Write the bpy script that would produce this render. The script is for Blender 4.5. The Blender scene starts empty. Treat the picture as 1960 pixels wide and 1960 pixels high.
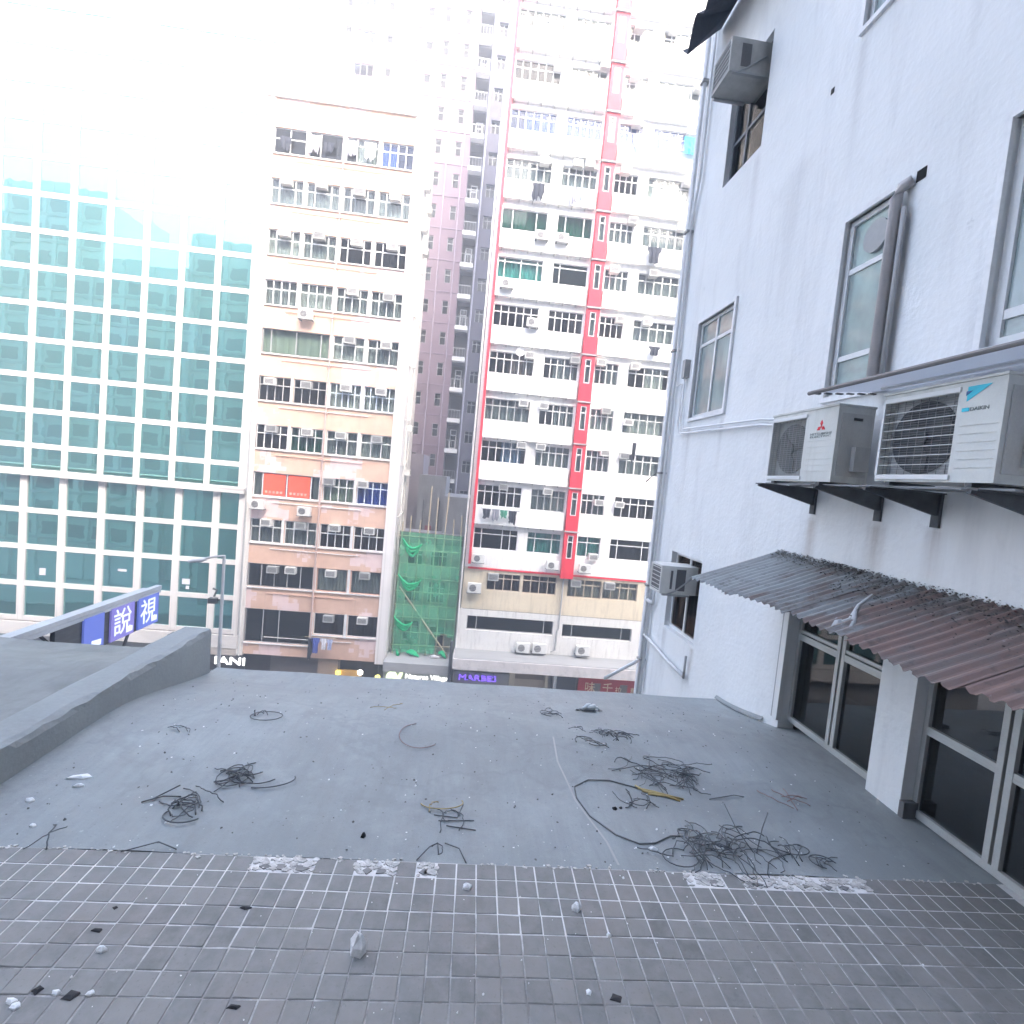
import bpy, math, random
from mathutils import Matrix, Vector
R_ = math.radians
random.seed(7)
S = bpy.context.scene
COL = S.collection

# ------------------------------------------------------------------ camera
# world: X along the street, Y across the street, Z up, the lens at the origin; street level is z = -17
PITCH, ROLL, YAW = R_(-3.644), R_(5.335), R_(4.204)
fw = Vector((0, math.cos(PITCH), math.sin(PITCH))); up0 = Vector((0, -math.sin(PITCH), math.cos(PITCH))); x0 = Vector((1, 0, 0))
rx = math.cos(ROLL)*x0 + math.sin(ROLL)*up0
ux = -math.sin(ROLL)*x0 + math.cos(ROLL)*up0
rz = Matrix.Rotation(-YAW, 3, 'Z')
rx, ux, fw = rz @ rx, rz @ ux, rz @ fw
cam_d = bpy.data.cameras.new('camera'); cam = bpy.data.objects.new('camera', cam_d); COL.objects.link(cam)
cam.matrix_world = Matrix(((rx.x, ux.x, -fw.x, 0), (rx.y, ux.y, -fw.y, 0), (rx.z, ux.z, -fw.z, 0), (0, 0, 0, 1)))
cam_d.sensor_width = 36; cam_d.lens = 18.0; cam_d.clip_start = 0.05; cam_d.clip_end = 3000
S.camera = cam

# ------------------------------------------------------------------ sky, sun, exposure
SUN_EL, SUN_AZ = R_(45), R_(24)            # behind the camera, a little to the right
world = bpy.data.worlds.new('World'); S.world = world; world.use_nodes = True
wn = world.node_tree.nodes; wl = world.node_tree.links
bg = wn['Background']; sky = wn.new('ShaderNodeTexSky'); sky.sky_type = 'NISHITA'; sky.sun_disc = False
sky.sun_elevation = SUN_EL; sky.sun_rotation = math.pi - SUN_AZ; sky.dust_density = 4.0; sky.air_density = 1.0; sky.ozone_density = 0.1
wl.new(sky.outputs[0], bg.inputs[0]); bg.inputs[1].default_value = 0.15
sun_d = bpy.data.lights.new('sun', 'SUN'); sun_d.energy = 0.42; sun_d.angle = R_(16); sun_d.color = (1, 0.91, 0.80)
sun = bpy.data.objects.new('sun', sun_d); COL.objects.link(sun)
to_sun = Vector((math.sin(SUN_AZ)*math.cos(SUN_EL), -math.cos(SUN_AZ)*math.cos(SUN_EL), math.sin(SUN_EL)))
sun.rotation_euler = to_sun.to_track_quat('Z', 'Y').to_euler(); sun.location = (0, -20, 60)
S.view_settings.view_transform = 'Standard'; S.view_settings.look = 'None'; S.view_settings.gamma = 1
S.view_settings.exposure = 3.9
S.render.engine = 'CYCLES'
S.cycles.max_bounces = 7; S.cycles.transparent_max_bounces = 16; S.cycles.caustics_reflective = False; S.cycles.caustics_refractive = False
S.render.resolution_x = 1024; S.render.resolution_y = 1024

# ------------------------------------------------------------------ helpers
HAZE = 0.0085
YF = 31.914                                # front line of the houses over the street
def tag(o, label=None, cat=None, group=None, kind=None):
    if label: o['label'] = label
    if cat: o['category'] = cat
    if group: o['group'] = group
    if kind: o['kind'] = kind
    return o
def wm(o):
    m = o.matrix_basis.copy()
    return wm(o.parent) @ o.matrix_parent_inverse @ m if o.parent else m
def put(o, parent=None):
    COL.objects.link(o)
    if parent:
        o.parent = parent; o.matrix_parent_inverse = wm(parent).inverted()
    return o
def empty(name, loc, label=None, cat=None, group=None, rotz=0):
    o = bpy.data.objects.new(name, None); o.location = loc; o.rotation_euler = (0, 0, rotz); o.empty_display_size = .2
    put(o); return tag(o, label, cat, group)
class MB:
    def __init__(s): s.v = []; s.f = []; s.m = []
    def face(s, pts, m=0):
        n = len(s.v); s.v += [tuple(p) for p in pts]; s.f.append(tuple(range(n, n+len(pts)))); s.m.append(m)
    def box(s, x0, x1, y0, y1, z0, z1, m=0, faces='xXyYzZ'):
        n = len(s.v)
        s.v += [(x0,y0,z0),(x1,y0,z0),(x1,y1,z0),(x0,y1,z0),(x0,y0,z1),(x1,y0,z1),(x1,y1,z1),(x0,y1,z1)]
        F = {'z':(0,3,2,1),'Z':(4,5,6,7),'y':(0,1,5,4),'X':(1,2,6,5),'Y':(2,3,7,6),'x':(3,0,4,7)}
        for k in faces: s.f.append(tuple(n+i for i in F[k])); s.m.append(m)
        return s
    def tube(s, pts, r, k=6, m=0, cap=True):
        pts = [Vector(p) for p in pts]; n0 = len(s.v)
        for i, p in enumerate(pts):
            d = (pts[min(i+1, len(pts)-1)] - pts[max(i-1, 0)])
            if d.length < 1e-9: d = Vector((0,0,1))
            d.normalize(); a = d.cross(Vector((0,0,1)) if abs(d.z) < .9 else Vector((1,0,0))).normalized(); b = d.cross(a)
            rr = r[i] if isinstance(r, (list, tuple)) else r
            for j in range(k):
                t = 2*math.pi*j/k; s.v.append(tuple(p + a*math.cos(t)*rr + b*math.sin(t)*rr))
        for i in range(len(pts)-1):
            for j in range(k):
                q = n0+i*k; s.f.append((q+j, q+(j+1) % k, q+k+(j+1) % k, q+k+j)); s.m.append(m)
        if cap:
            s.f.append(tuple(n0+j for j in range(k))[::-1]); s.m.append(m)
            q = n0+(len(pts)-1)*k; s.f.append(tuple(q+j for j in range(k))); s.m.append(m)
        return s
    def prism(s, poly, fn, d0, d1, m=0):
        """poly of (a,b) extruded from depth d0 to d1, fn(a,b,d) -> xyz"""
        A = [fn(a, b, d0) for a, b in poly]; B = [fn(a, b, d1) for a, b in poly]
        s.face(A, m); s.face(B[::-1], m)
        for i in range(len(poly)):
            j = (i+1) % len(poly); s.face([A[j], A[i], B[i], B[j]], m)
        return s
    def mesh(s, name):
        me = bpy.data.meshes.new(name); me.from_pydata(s.v, [], s.f); me.update()
        for p, m in zip(me.polygons, s.m): p.material_index = m
        return me
    def obj(s, name, mats, parent=None, loc=(0,0,0), rotz=0, smooth=False):
        me = s.mesh(name)
        for m in (mats if isinstance(mats, (list, tuple)) else [mats]): me.materials.append(m)
        if smooth:
            for p in me.polygons: p.use_smooth = True
        return link(name, me, parent, loc, rotz)
def link(name, me, parent=None, loc=(0,0,0), rotz=0, scale=None, rot=None):
    o = bpy.data.objects.new(name, me); o.location = loc
    o.rotation_euler = rot if rot else (0, 0, rotz)
    if scale: o.scale = scale
    return put(o, parent)
def holes_mesh(mb, a0, a1, b0, b1, holes, fn, depth, m=0, mr=None):
    """wall sheet in (a,b) with rectangular openings and their reveals; fn(a,b,d) -> xyz, d = depth into the wall"""
    mr = m if mr is None else mr
    A = sorted(set([a0, a1] + [min(max(h[i], a0), a1) for h in holes for i in (0, 1)]))
    B = sorted(set([b0, b1] + [min(max(h[i], b0), b1) for h in holes for i in (2, 3)]))
    for j in range(len(B)-1):
        i = 0
        while i < len(A)-1:
            bc = (B[j]+B[j+1])/2
            def hole(k):
                ac = (A[k]+A[k+1])/2
                return any(h[0] < ac < h[1] and h[2] < bc < h[3] for h in holes)
            if hole(i): i += 1; continue
            k = i
            while k < len(A)-1 and not hole(k): k += 1
            mb.face([fn(A[i],B[j],0), fn(A[k],B[j],0), fn(A[k],B[j+1],0), fn(A[i],B[j+1],0)], m); i = k
    for h in holes:
        c = [(h[0],h[2]),(h[1],h[2]),(h[1],h[3]),(h[0],h[3])]
        for q in range(4):
            p, n = c[q], c[(q+1) % 4]
            mb.face([fn(p[0],p[1],0), fn(p[0],p[1],depth), fn(n[0],n[1],depth), fn(n[0],n[1],0)], mr)
_unit = {}
def unit(mat, name='unit'):
    """a 1 x 1 x 1 block centred at its origin, shared between alike pieces"""
    k = (mat.name, name)
    if k not in _unit:
        me = MB().box(-.5,.5,-.5,.5,-.5,.5).mesh(name); me.materials.append(mat); _unit[k] = me
    return _unit[k]
def block(name, mat, x0, x1, y0, y1, z0, z1, parent=None, rotm=None):
    o = bpy.data.objects.new(name, unit(mat)); o.location = ((x0+x1)/2, (y0+y1)/2, (z0+z1)/2); o.scale = (x1-x0, y1-y0, z1-z0)
    if rotm: o.matrix_basis = rotm @ Matrix.LocRotScale(o.location, None, o.scale)
    return put(o, parent)

# ------------------------------------------------------------------ materials
def nt(name):
    m = bpy.data.materials.new(name); m.use_nodes = True
    t = m.node_tree; b = t.nodes['Principled BSDF']
    return m, t, b
def N(t, typ, **kw):
    n = t.nodes.new(typ)
    for k, v in kw.items():
        if k.startswith('i_'):
            key = k[2:]; n.inputs[int(key) if key.isdigit() else key.replace('_', ' ')].default_value = v
        else: setattr(n, k, v)
    return n
def coords(t, scale=(1,1,1), rnd=True):
    tc = N(t, 'ShaderNodeTexCoord'); mp = N(t, 'ShaderNodeMapping'); mp.inputs['Scale'].default_value = scale
    t.links.new(tc.outputs['Object'], mp.inputs[0])
    if rnd:
        oi = N(t, 'ShaderNodeObjectInfo'); mu = N(t, 'ShaderNodeMath', operation='MULTIPLY'); mu.inputs[1].default_value = 37.0
        t.links.new(oi.outputs['Random'], mu.inputs[0]); t.links.new(mu.outputs[0], mp.inputs['Location'])
    return mp.outputs[0]
def noise(t, vec, scale, detail=4, rough=.55, dist=0):
    n = N(t, 'ShaderNodeTexNoise'); n.inputs['Scale'].default_value = scale; n.inputs['Detail'].default_value = detail
    n.inputs['Roughness'].default_value = rough; n.inputs['Distortion'].default_value = dist
    t.links.new(vec, n.inputs['Vector']); return n.outputs['Fac']
def ramp(t, fac, stops):
    r = N(t, 'ShaderNodeValToRGB'); e = r.color_ramp.elements
    while len(e) < len(stops): e.new(.5)
    for el, (p, c) in zip(e, stops):
        el.position = p; el.color = (*c, 1) if len(c) == 3 else c
    t.links.new(fac, r.inputs[0]); return r.outputs[0]
def mix(t, fac, a, b, mode='MIX'):
    n = N(t, 'ShaderNodeMix', data_type='RGBA', blend_type=mode)
    if isinstance(fac, (int, float)): n.inputs[0].default_value = fac
    else: t.links.new(fac, n.inputs[0])
    for i, c in ((6, a), (7, b)):
        if isinstance(c, tuple): n.inputs[i].default_value = (*c, 1)
        else: t.links.new(c, n.inputs[i])
    return n.outputs[2]
def bump(t, b, h, strength, dist=.01):
    n = N(t, 'ShaderNodeBump'); n.inputs['Strength'].default_value = strength; n.inputs['Distance'].default_value = dist
    t.links.new(h, n.inputs['Height']); t.links.new(n.outputs[0], b.inputs['Normal'])
def sc(c, k): return tuple(min(1, x*k) for x in c)
def M(name, col, rough=.7, var=.12, scale=2.0, bmp=0, bscale=40, metal=0, spec=.3, stain=None, stain_amt=.5, stain_scale=(3,3,.35)):
    m, t, b = nt(name); v = coords(t)
    n1 = noise(t, v, scale, 5); n2 = noise(t, v, scale*14, 3)
    c = ramp(t, n1, [(.3, sc(col, 1-var)), (.7, sc(col, 1+var))])
    c = mix(t, .25, c, ramp(t, n2, [(.35, sc(col, 1-var*1.5)), (.65, sc(col, 1+var*1.2))]))
    if stain:
        vs = coords(t, stain_scale, rnd=False); ns = noise(t, vs, 1.6, 6, .65)
        f = ramp(t, ns, [(.5, (0,0,0)), (.72, (stain_amt,)*3)])
        c = mix(t, f, c, stain)
    t.links.new(c, b.inputs['Base Color']); b.inputs['Roughness'].default_value = rough; b.inputs['Metallic'].default_value = metal
    b.inputs['Specular IOR Level'].default_value = spec
    if bmp: bump(t, b, noise(t, v, bscale, 4), bmp, .01)
    return m
def glass(name, tint=(.78,.83,.83), refl=.020, rough=.02, refl_tint=(1,1,1)):
    m = bpy.data.materials.new(name); m.use_nodes = True; t = m.node_tree; t.nodes.clear()
    out = N(t, 'ShaderNodeOutputMaterial'); mx = N(t, 'ShaderNodeMixShader')
    tr = N(t, 'ShaderNodeBsdfTransparent'); tr.inputs[0].default_value = (*tint, 1)
    gl = N(t, 'ShaderNodeBsdfGlossy'); gl.inputs[0].default_value = (*refl_tint, 1); gl.inputs['Roughness'].default_value = rough
    lw = N(t, 'ShaderNodeLayerWeight'); lw.inputs[0].default_value = .12
    mr = N(t, 'ShaderNodeMapRange'); mr.inputs['To Min'].default_value = refl; mr.inputs['To Max'].default_value = 1
    t.links.new(lw.outputs['Fresnel'], mr.inputs[0])
    t.links.new(mr.outputs[0], mx.inputs[0]); t.links.new(tr.outputs[0], mx.inputs[1]); t.links.new(gl.outputs[0], mx.inputs[2]); t.links.new(mx.outputs[0], out.inputs[0])
    return m
def frosted(name, col, refl=.18, clear=.22):
    m = bpy.data.materials.new(name); m.use_nodes = True; t = m.node_tree; b = t.nodes['Principled BSDF']; out = t.nodes['Material Output']
    v = coords(t); t.links.new(ramp(t, noise(t, v, 2.2, 4), [(.3, sc(col, .75)), (.7, sc(col, 1.15))]), b.inputs['Base Color']); b.inputs['Roughness'].default_value = .08; b.inputs['Specular IOR Level'].default_value = .8
    tr = N(t, 'ShaderNodeBsdfTransparent'); tr.inputs[0].default_value = (*col, 1); mx = N(t, 'ShaderNodeMixShader'); mx.inputs[0].default_value = clear
    t.links.new(b.outputs[0], mx.inputs[1]); t.links.new(tr.outputs[0], mx.inputs[2]); t.links.new(mx.outputs[0], out.inputs[0]); return m
def emit(name, col, s):
    m, t, b = nt(name); b.inputs['Base Color'].default_value = (*sc(col, .6), 1)
    b.inputs['Emission Color'].default_value = (*col, 1); b.inputs['Emission Strength'].default_value = s
    return m
WHITE = M('white_paint', (.78,.78,.76), .75, .06, .6, .15, 60, stain=(.42,.42,.40), stain_amt=.35)
WHITE2 = M('white_tile', (.76,.73,.70), .5, .07, .8, stain=(.36,.33,.30), stain_amt=.45)
FRAME = M('white_frame', (.72,.73,.73), .45, .06, 3)
FRAME_B = M('blue_white_frame', (.62,.70,.78), .45, .06, 3)
ALU = M('aluminium_frame', (.50,.51,.50), .45, .10, 6, metal=.3)
GREYF = M('grey_frame', (.38,.38,.38), .5, .1, 5)
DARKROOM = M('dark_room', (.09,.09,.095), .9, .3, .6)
GLASS = glass('window_glass'); GLASS_G = glass('green_window_glass', (.30,.58,.52), .02); GLASS_D = glass('dark_window_glass', (.36,.38,.39), .02)
GLASS_B = glass('blue_window_glass', (.45,.60,.88), .025); GLASS_BR = glass('brown_window_glass', (.46,.38,.35), .02)
CURT = [M('curtain_'+n, c, .9, .1, 4) for n, c in (('grey',(.30,.31,.31)),('pale',(.50,.50,.48)),('dim',(.17,.18,.19)),('beige',(.42,.38,.31)),('green',(.36,.42,.33)),('blue',(.24,.34,.52)),('teal',(.06,.34,.30)),('brown',(.22,.16,.14)))]
CG, CP, CD, CBE, CGR, CBL, CT, CBR = CURT
CRED = M('red_poster', (.85,.10,.05), .7, .1, 6)
AC_C = M('aircon_case', (.66,.66,.63), .5, .10, 6); AC_G = M('aircon_grille', (.12,.12,.125), .6, .2, 20); AC_DIRTY = M('aircon_case_grimy', (.42,.43,.42), .6, .15, 8, stain=(.2,.2,.2), stain_amt=.4)
STEEL = M('galvanised_steel', (.36,.37,.38), .5, .15, 10, metal=.5); DSTEEL = M('dark_steel', (.09,.095,.10), .6, .25, 14, metal=.2)
PIPE = M('painted_pipe', (.78,.79,.80), .5, .08, 5); CONC = M('concrete', (.36,.36,.36), .85, .15, 1.2, .3, 30)
BAMBOO = M('bamboo', (.45,.38,.27), .6, .2, 4)

# pink render with repainted blocks
def pink_mat():
    m, t, b = nt('salmon_render'); v = coords(t, rnd=False)
    sn = N(t, 'ShaderNodeVectorMath', operation='SNAP'); sn.inputs[1].default_value = (.32, .32, .26); t.links.new(v, sn.inputs[0])
    big = noise(t, sn.outputs[0], .42, 2, .6); soft = noise(t, v, 1.1, 4)
    mk = N(t, 'ShaderNodeMath', operation='MULTIPLY_ADD'); mk.inputs[1].default_value = .18; t.links.new(soft, mk.inputs[0]); t.links.new(big, mk.inputs[2])
    f = ramp(t, mk.outputs[0], [(.66, (0,0,0)), (.67, (1,1,1))])
    a = ramp(t, noise(t, v, 1.7, 5), [(.3, (.60,.395,.295)), (.7, (.68,.465,.355))])
    p = ramp(t, noise(t, v, 2.3, 4), [(.3, (.70,.53,.51)), (.7, (.76,.60,.57))])
    c = mix(t, f, a, p)
    vs = coords(t, (2.2, 2.2, .3), rnd=False)
    st = ramp(t, noise(t, vs, 1.3, 6, .7), [(.55, (0,0,0)), (.78, (.45,.45,.45))])
    c = mix(t, st, c, (.34,.24,.21))
    t.links.new(c, b.inputs['Base Color']); b.inputs['Roughness'].default_value = .8; return m
PINK = pink_mat()
def teal_mat():
    m = bpy.data.materials.new('teal_mirror_glass'); m.use_nodes = True; t = m.node_tree; b = t.nodes['Principled BSDF']; out = t.nodes['Material Output']
    oi = N(t, 'ShaderNodeObjectInfo')
    c = ramp(t, oi.outputs['Random'], [(0, (.010,.085,.076)), (.5, (.016,.108,.094)), (1, (.012,.092,.104))])
    t.links.new(c, b.inputs['Base Color']); b.inputs['Roughness'].default_value = .15
    g = N(t, 'ShaderNodeBsdfGlossy'); g.inputs[0].default_value = (.40,.86,.82,1); g.inputs['Roughness'].default_value = .012
    tc = N(t, 'ShaderNodeTexCoord'); nz = noise(t, tc.outputs['Object'], 1.6, 2); bp = N(t, 'ShaderNodeBump'); bp.inputs['Strength'].default_value = .05; bp.inputs['Distance'].default_value = .05
    t.links.new(nz, bp.inputs['Height']); t.links.new(bp.outputs[0], g.inputs['Normal'])
    mx = N(t, 'ShaderNodeMixShader'); mx.inputs[0].default_value = .50
    t.links.new(b.outputs[0], mx.inputs[1]); t.links.new(g.outputs[0], mx.inputs[2]); t.links.new(mx.outputs[0], out.inputs[0]); return m
TEAL = teal_mat()
def roof_mat(name, base, tint2, streak=.5):
    m, t, b = nt(name); v = coords(t, rnd=False)
    c = ramp(t, noise(t, v, .9, 6, .6), [(.3, sc(base, .80)), (.7, sc(base, 1.12))])
    vs = coords(t, (1.2, .5, 1), rnd=False)
    c = mix(t, ramp(t, noise(t, vs, 1.8, 6, .65, .6), [(.48, (0,0,0)), (.75, (streak,)*3)]), c, tint2)
    mp = N(t, 'ShaderNodeMapping'); mp.inputs['Rotation'].default_value = (0, 0, .65); mp.inputs['Scale'].default_value = (7, .9, 1); t.links.new(v, mp.inputs[0])
    c = mix(t, ramp(t, noise(t, mp.outputs[0], 2.2, 6, .7), [(.42, (0,0,0)), (.72, (.55,.55,.55))]), c, sc(base, .76))
    c = mix(t, ramp(t, noise(t, v, 2.7, 7, .75), [(.50, (0,0,0)), (.70, (.45,.45,.45))]), c, sc(base, 1.25))
    c = mix(t, ramp(t, noise(t, v, 11, 6, .8), [(.55, (0,0,0)), (.75, (.4,.4,.4))]), c, sc(base, .72))
    c = mix(t, ramp(t, noise(t, v, .75, 5, .6, .3), [(.50, (0,0,0)), (.535, (.38,.38,.38)), (.55, (.12,.12,.12)), (.62, (.18,.18,.18))]), c, sc(base, .66))
    c = mix(t, ramp(t, noise(t, v, 55, 3, .7), [(.62, (0,0,0)), (.72, (.5,.5,.5))]), c, sc(base, .55))
    c = mix(t, ramp(t, noise(t, v, 31, 2, .6), [(.70, (0,0,0)), (.76, (.55,.55,.55))]), c, sc(base, 1.5))
    t.links.new(c, b.inputs['Base Color']); b.inputs['Roughness'].default_value = .62; b.inputs['Specular IOR Level'].default_value = .35
    bump(t, b, noise(t, v, 14, 8, .75), .45, .012); return m
ROOF = roof_mat('grey_roof_coating', (.295,.326,.334), (.235,.237,.235)); ROOF2 = roof_mat('rough_roof_felt', (.215,.23,.23), (.12,.125,.125), 1.0)
def tile_mat():
    m, t, b = nt('worn_clay_tile'); oi = N(t, 'ShaderNodeObjectInfo'); v = coords(t)
    base = ramp(t, oi.outputs['Random'], [(0, (.140,.144,.140)), (.35, (.192,.196,.190)), (.7, (.215,.213,.203)), (1, (.165,.171,.168))])
    c = mix(t, ramp(t, noise(t, v, 14, 5, .65), [(.35, (0,0,0)), (.7, (.75,.75,.75))]), base, (.255,.252,.248))
    c = mix(t, ramp(t, noise(t, v, 60, 3, .7), [(.60, (0,0,0)), (.72, (.5,.5,.5))]), c, (.12,.115,.112))
    tw = N(t, 'ShaderNodeNewGeometry'); br = ramp(t, noise(t, tw.outputs['Position'], 1.5, 4, .6), [(.5, (0,0,0)), (.75, (.4,.4,.4))])
    c = mix(t, br, c, (.26,.215,.195))
    c = mix(t, ramp(t, noise(t, tw.outputs['Position'], 3.1, 5, .7), [(.56, (0,0,0)), (.8, (.35,.35,.35))]), c, (.30,.298,.292))
    t.links.new(c, b.inputs['Base Color']); b.inputs['Roughness'].default_value = .66
    bump(t, b, noise(t, v, 70, 4, .7), .35, .002); return m
TILE = tile_mat()
def grout_mat():
    m, t, b = nt('white_grout'); tw = N(t, 'ShaderNodeNewGeometry'); sp = N(t, 'ShaderNodeSeparateXYZ'); t.links.new(tw.outputs['Position'], sp.inputs[0])
    n = noise(t, tw.outputs['Position'], 4.2, 7, .78)
    # grout kept clean by the row of broken tiles at the edge, filled with dirt farther in
    a = N(t, 'ShaderNodeMapRange'); a.inputs['From Min'].default_value = 1.85; a.inputs['From Max'].default_value = 2.5; t.links.new(sp.outputs['Y'], a.inputs[0])
    ad = N(t, 'ShaderNodeMath', operation='MULTIPLY_ADD'); ad.inputs[1].default_value = .34; t.links.new(a.outputs[0], ad.inputs[0]); t.links.new(n, ad.inputs[2])
    c = ramp(t, ad.outputs[0], [(.42, (.21,.205,.20)), (.56, (.36,.355,.35)), (.70, (.58,.575,.57)), (.86, (.74,.735,.72))])
    t.links.new(c, b.inputs['Base Color']); b.inputs['Roughness'].default_value = .9
    bump(t, b, noise(t, tw.outputs['Position'], 120, 4), .5, .003); return m
GROUT = grout_mat()
def corr_mat():
    m, t, b = nt('rusted_corrugated_sheet'); tw = N(t, 'ShaderNodeNewGeometry'); sp = N(t, 'ShaderNodeSeparateXYZ'); t.links.new(tw.outputs['Position'], sp.inputs[0])
    mp = N(t, 'ShaderNodeMapping'); mp.inputs['Scale'].default_value = (1.2, 4, 1.2); t.links.new(tw.outputs['Position'], mp.inputs[0])
    n = noise(t, mp.outputs[0], 1.5, 6, .7)
    gr = N(t, 'ShaderNodeMapRange'); gr.inputs['From Min'].default_value = 4.6; gr.inputs['From Max'].default_value = 2.6; gr.inputs['To Min'].default_value = -.08; gr.inputs['To Max'].default_value = .22; t.links.new(sp.outputs['Y'], gr.inputs[0])
    ad = N(t, 'ShaderNodeMath', operation='ADD'); t.links.new(n, ad.inputs[0]); t.links.new(gr.outputs[0], ad.inputs[1])
    c = ramp(t, ad.outputs[0], [(.36, (.32,.345,.35)), (.56, (.25,.26,.26)), (.62, (.19,.165,.155)), (.76, (.21,.145,.13)), (.95, (.25,.165,.145))])
    c = mix(t, ramp(t, noise(t, tw.outputs['Position'], 9, 5, .7), [(.56, (0,0,0)), (.70, (.6,.6,.6))]), c, (.07,.068,.062))
    c = mix(t, ramp(t, noise(t, tw.outputs['Position'], 17, 4, .7), [(.66, (0,0,0)), (.74, (.55,.55,.55))]), c, (.42,.44,.45))
    t.links.new(c, b.inputs['Base Color']); b.inputs['Roughness'].default_value = .6; b.inputs['Metallic'].default_value = .15
    bump(t, b, noise(t, tw.outputs['Position'], 60, 4), .3, .004); return m
CORR = corr_mat()
MAUVE = M('mauve_tile', (.235,.162,.195), .7, .10, .4, stain=(.22,.16,.20), stain_amt=.5, stain_scale=(1,1,.15)); VIOLET = M('violet_grey_render', (.12,.115,.145), .8, .15, .4, stain=(.10,.10,.13), stain_amt=.5, stain_scale=(1,1,.2))
RED = M('red_paint', (.68,.035,.06), .5, .08, 1.5, stain=(.35,.03,.04), stain_amt=.4); CREAM = M('cream_render', (.66,.58,.44), .8, .08, .8, stain=(.36,.32,.25), stain_amt=.5)
OFFW = M('off_white_render', (.70,.69,.66), .8, .08, .8, stain=(.36,.35,.33), stain_amt=.55); ASPH = M('asphalt', (.05,.05,.052), .9, .2, .8, .3, 60); PAVE = M('paving', (.28,.275,.265), .85, .12, .7)
def wall_white():
    m, t, b = nt('sky_lit_white_wall'); v = coords(t, rnd=False)
    c = ramp(t, noise(t, v, .8, 6, .6), [(.3, (.73,.75,.755)), (.7, (.80,.815,.82))])
    c = mix(t, ramp(t, noise(t, coords(t, (2.4, 2.4, .3), rnd=False), 1.5, 7, .7), [(.52, (0,0,0)), (.78, (.42,.42,.42))]), c, (.45,.46,.48))
    c = mix(t, ramp(t, noise(t, v, 5.5, 5, .75), [(.66, (0,0,0)), (.76, (.45,.45,.45))]), c, (.40,.41,.42))
    c = mix(t, ramp(t, noise(t, v, 1.7, 6, .75, .4), [(.56, (0,0,0)), (.76, (.4,.4,.4))]), c, (.55,.56,.57))
    # rust and drip runs below brackets and sill ends
    tc = N(t, 'ShaderNodeTexCoord'); sp = N(t, 'ShaderNodeSeparateXYZ'); t.links.new(tc.outputs['Object'], sp.inputs[0])
    run = noise(t, coords(t, (1, 26, 1.1), rnd=False), 1.0, 6, .7)
    def mth(op, a, b_=None):
        n = N(t, 'ShaderNodeMath', operation=op)
        for i, q in enumerate((a, b_)):
            if q is None: continue
            if isinstance(q, (int, float)): n.inputs[i].default_value = q
            else: t.links.new(q, n.inputs[i])
        return n.outputs[0]
    for y0, z0, ln, w, col, amt in ((4.33,-.05,1.0,.10,(.36,.31,.27),.75),(3.60,-.05,.8,.12,(.34,.30,.27),.75),(3.12,-.05,.5,.10,(.36,.32,.29),.7),(2.42,-.05,.5,.12,(.34,.30,.27),.7),(6.22,1.05,.9,.07,(.45,.45,.45),.6),(7.15,1.05,1.3,.08,(.45,.45,.45),.6),(4.46,4.18,1.3,.09,(.46,.46,.47),.6),(3.35,4.18,1.0,.09,(.46,.46,.47),.6),(6.30,-1.97,.4,.08,(.40,.37,.33),.7),(7.22,-1.97,.7,.08,(.42,.40,.38),.6),(6.1,4.17,1.6,.10,(.45,.45,.46),.55),(5.2,3.6,2.2,.35,(.55,.56,.57),.5),(2.7,4.4,1.7,.4,(.55,.56,.57),.5)):
        dy = mth('SUBTRACT', 1.0, mth('DIVIDE', mth('ABSOLUTE', mth('SUBTRACT', sp.outputs['Y'], y0)), w)); dz = mth('DIVIDE', mth('SUBTRACT', z0, sp.outputs['Z']), ln)
        top = mth('MULTIPLY', dz, 12.0); top.node.use_clamp = True
        fade = mth('SUBTRACT', 1.0, dz); fade.node.use_clamp = True; dy.node.use_clamp = True
        k = mth('MULTIPLY', mth('MULTIPLY', dy, fade), top); k = mth('MULTIPLY', mth('MULTIPLY', k, run), amt*1.7); k.node.use_clamp = True
        c = mix(t, k, c, col)
    t.links.new(c, b.inputs['Base Color']); b.inputs['Roughness'].default_value = .8
    h = N(t, 'ShaderNodeMath', operation='MULTIPLY_ADD'); h.inputs[1].default_value = .5; t.links.new(noise(t, v, 22, 4), h.inputs[0]); t.links.new(noise(t, v, 3.0, 3), h.inputs[2])
    bump(t, b, h.outputs[0], .45, .02); return m
WALLW = wall_white()

# ------------------------------------------------------------------ setting: street
def sheet(name, mat, x0, x1, y0, y1, z):
    return MB().box(x0, x1, y0, y1, z-.4, z).obj(name, mat)
tag(sheet('ground', CONC, -190, 190, -150, 190, -17.12), kind='structure')
tag(sheet('road', ASPH, -188, 188, 9.5, 27.5, -17.10), kind='structure')
tag(sheet('pavement', PAVE, -188, 188, 27.5, 31.8, -16.97), kind='structure'); tag(sheet('pavement', PAVE, -188, 188, 5.5, 9.5, -16.97), kind='structure')
LINE = M('road_paint', (.75,.75,.72), .7, .1, 2)
rd = MB()
for i in range(-30, 31):
    for y in (14, 18.5, 23): rd.box(i*6, i*6+2.5, y-.06, y+.06, -17.10, -17.096)
tag(rd.obj('lane_markings', LINE), kind='structure')

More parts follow.
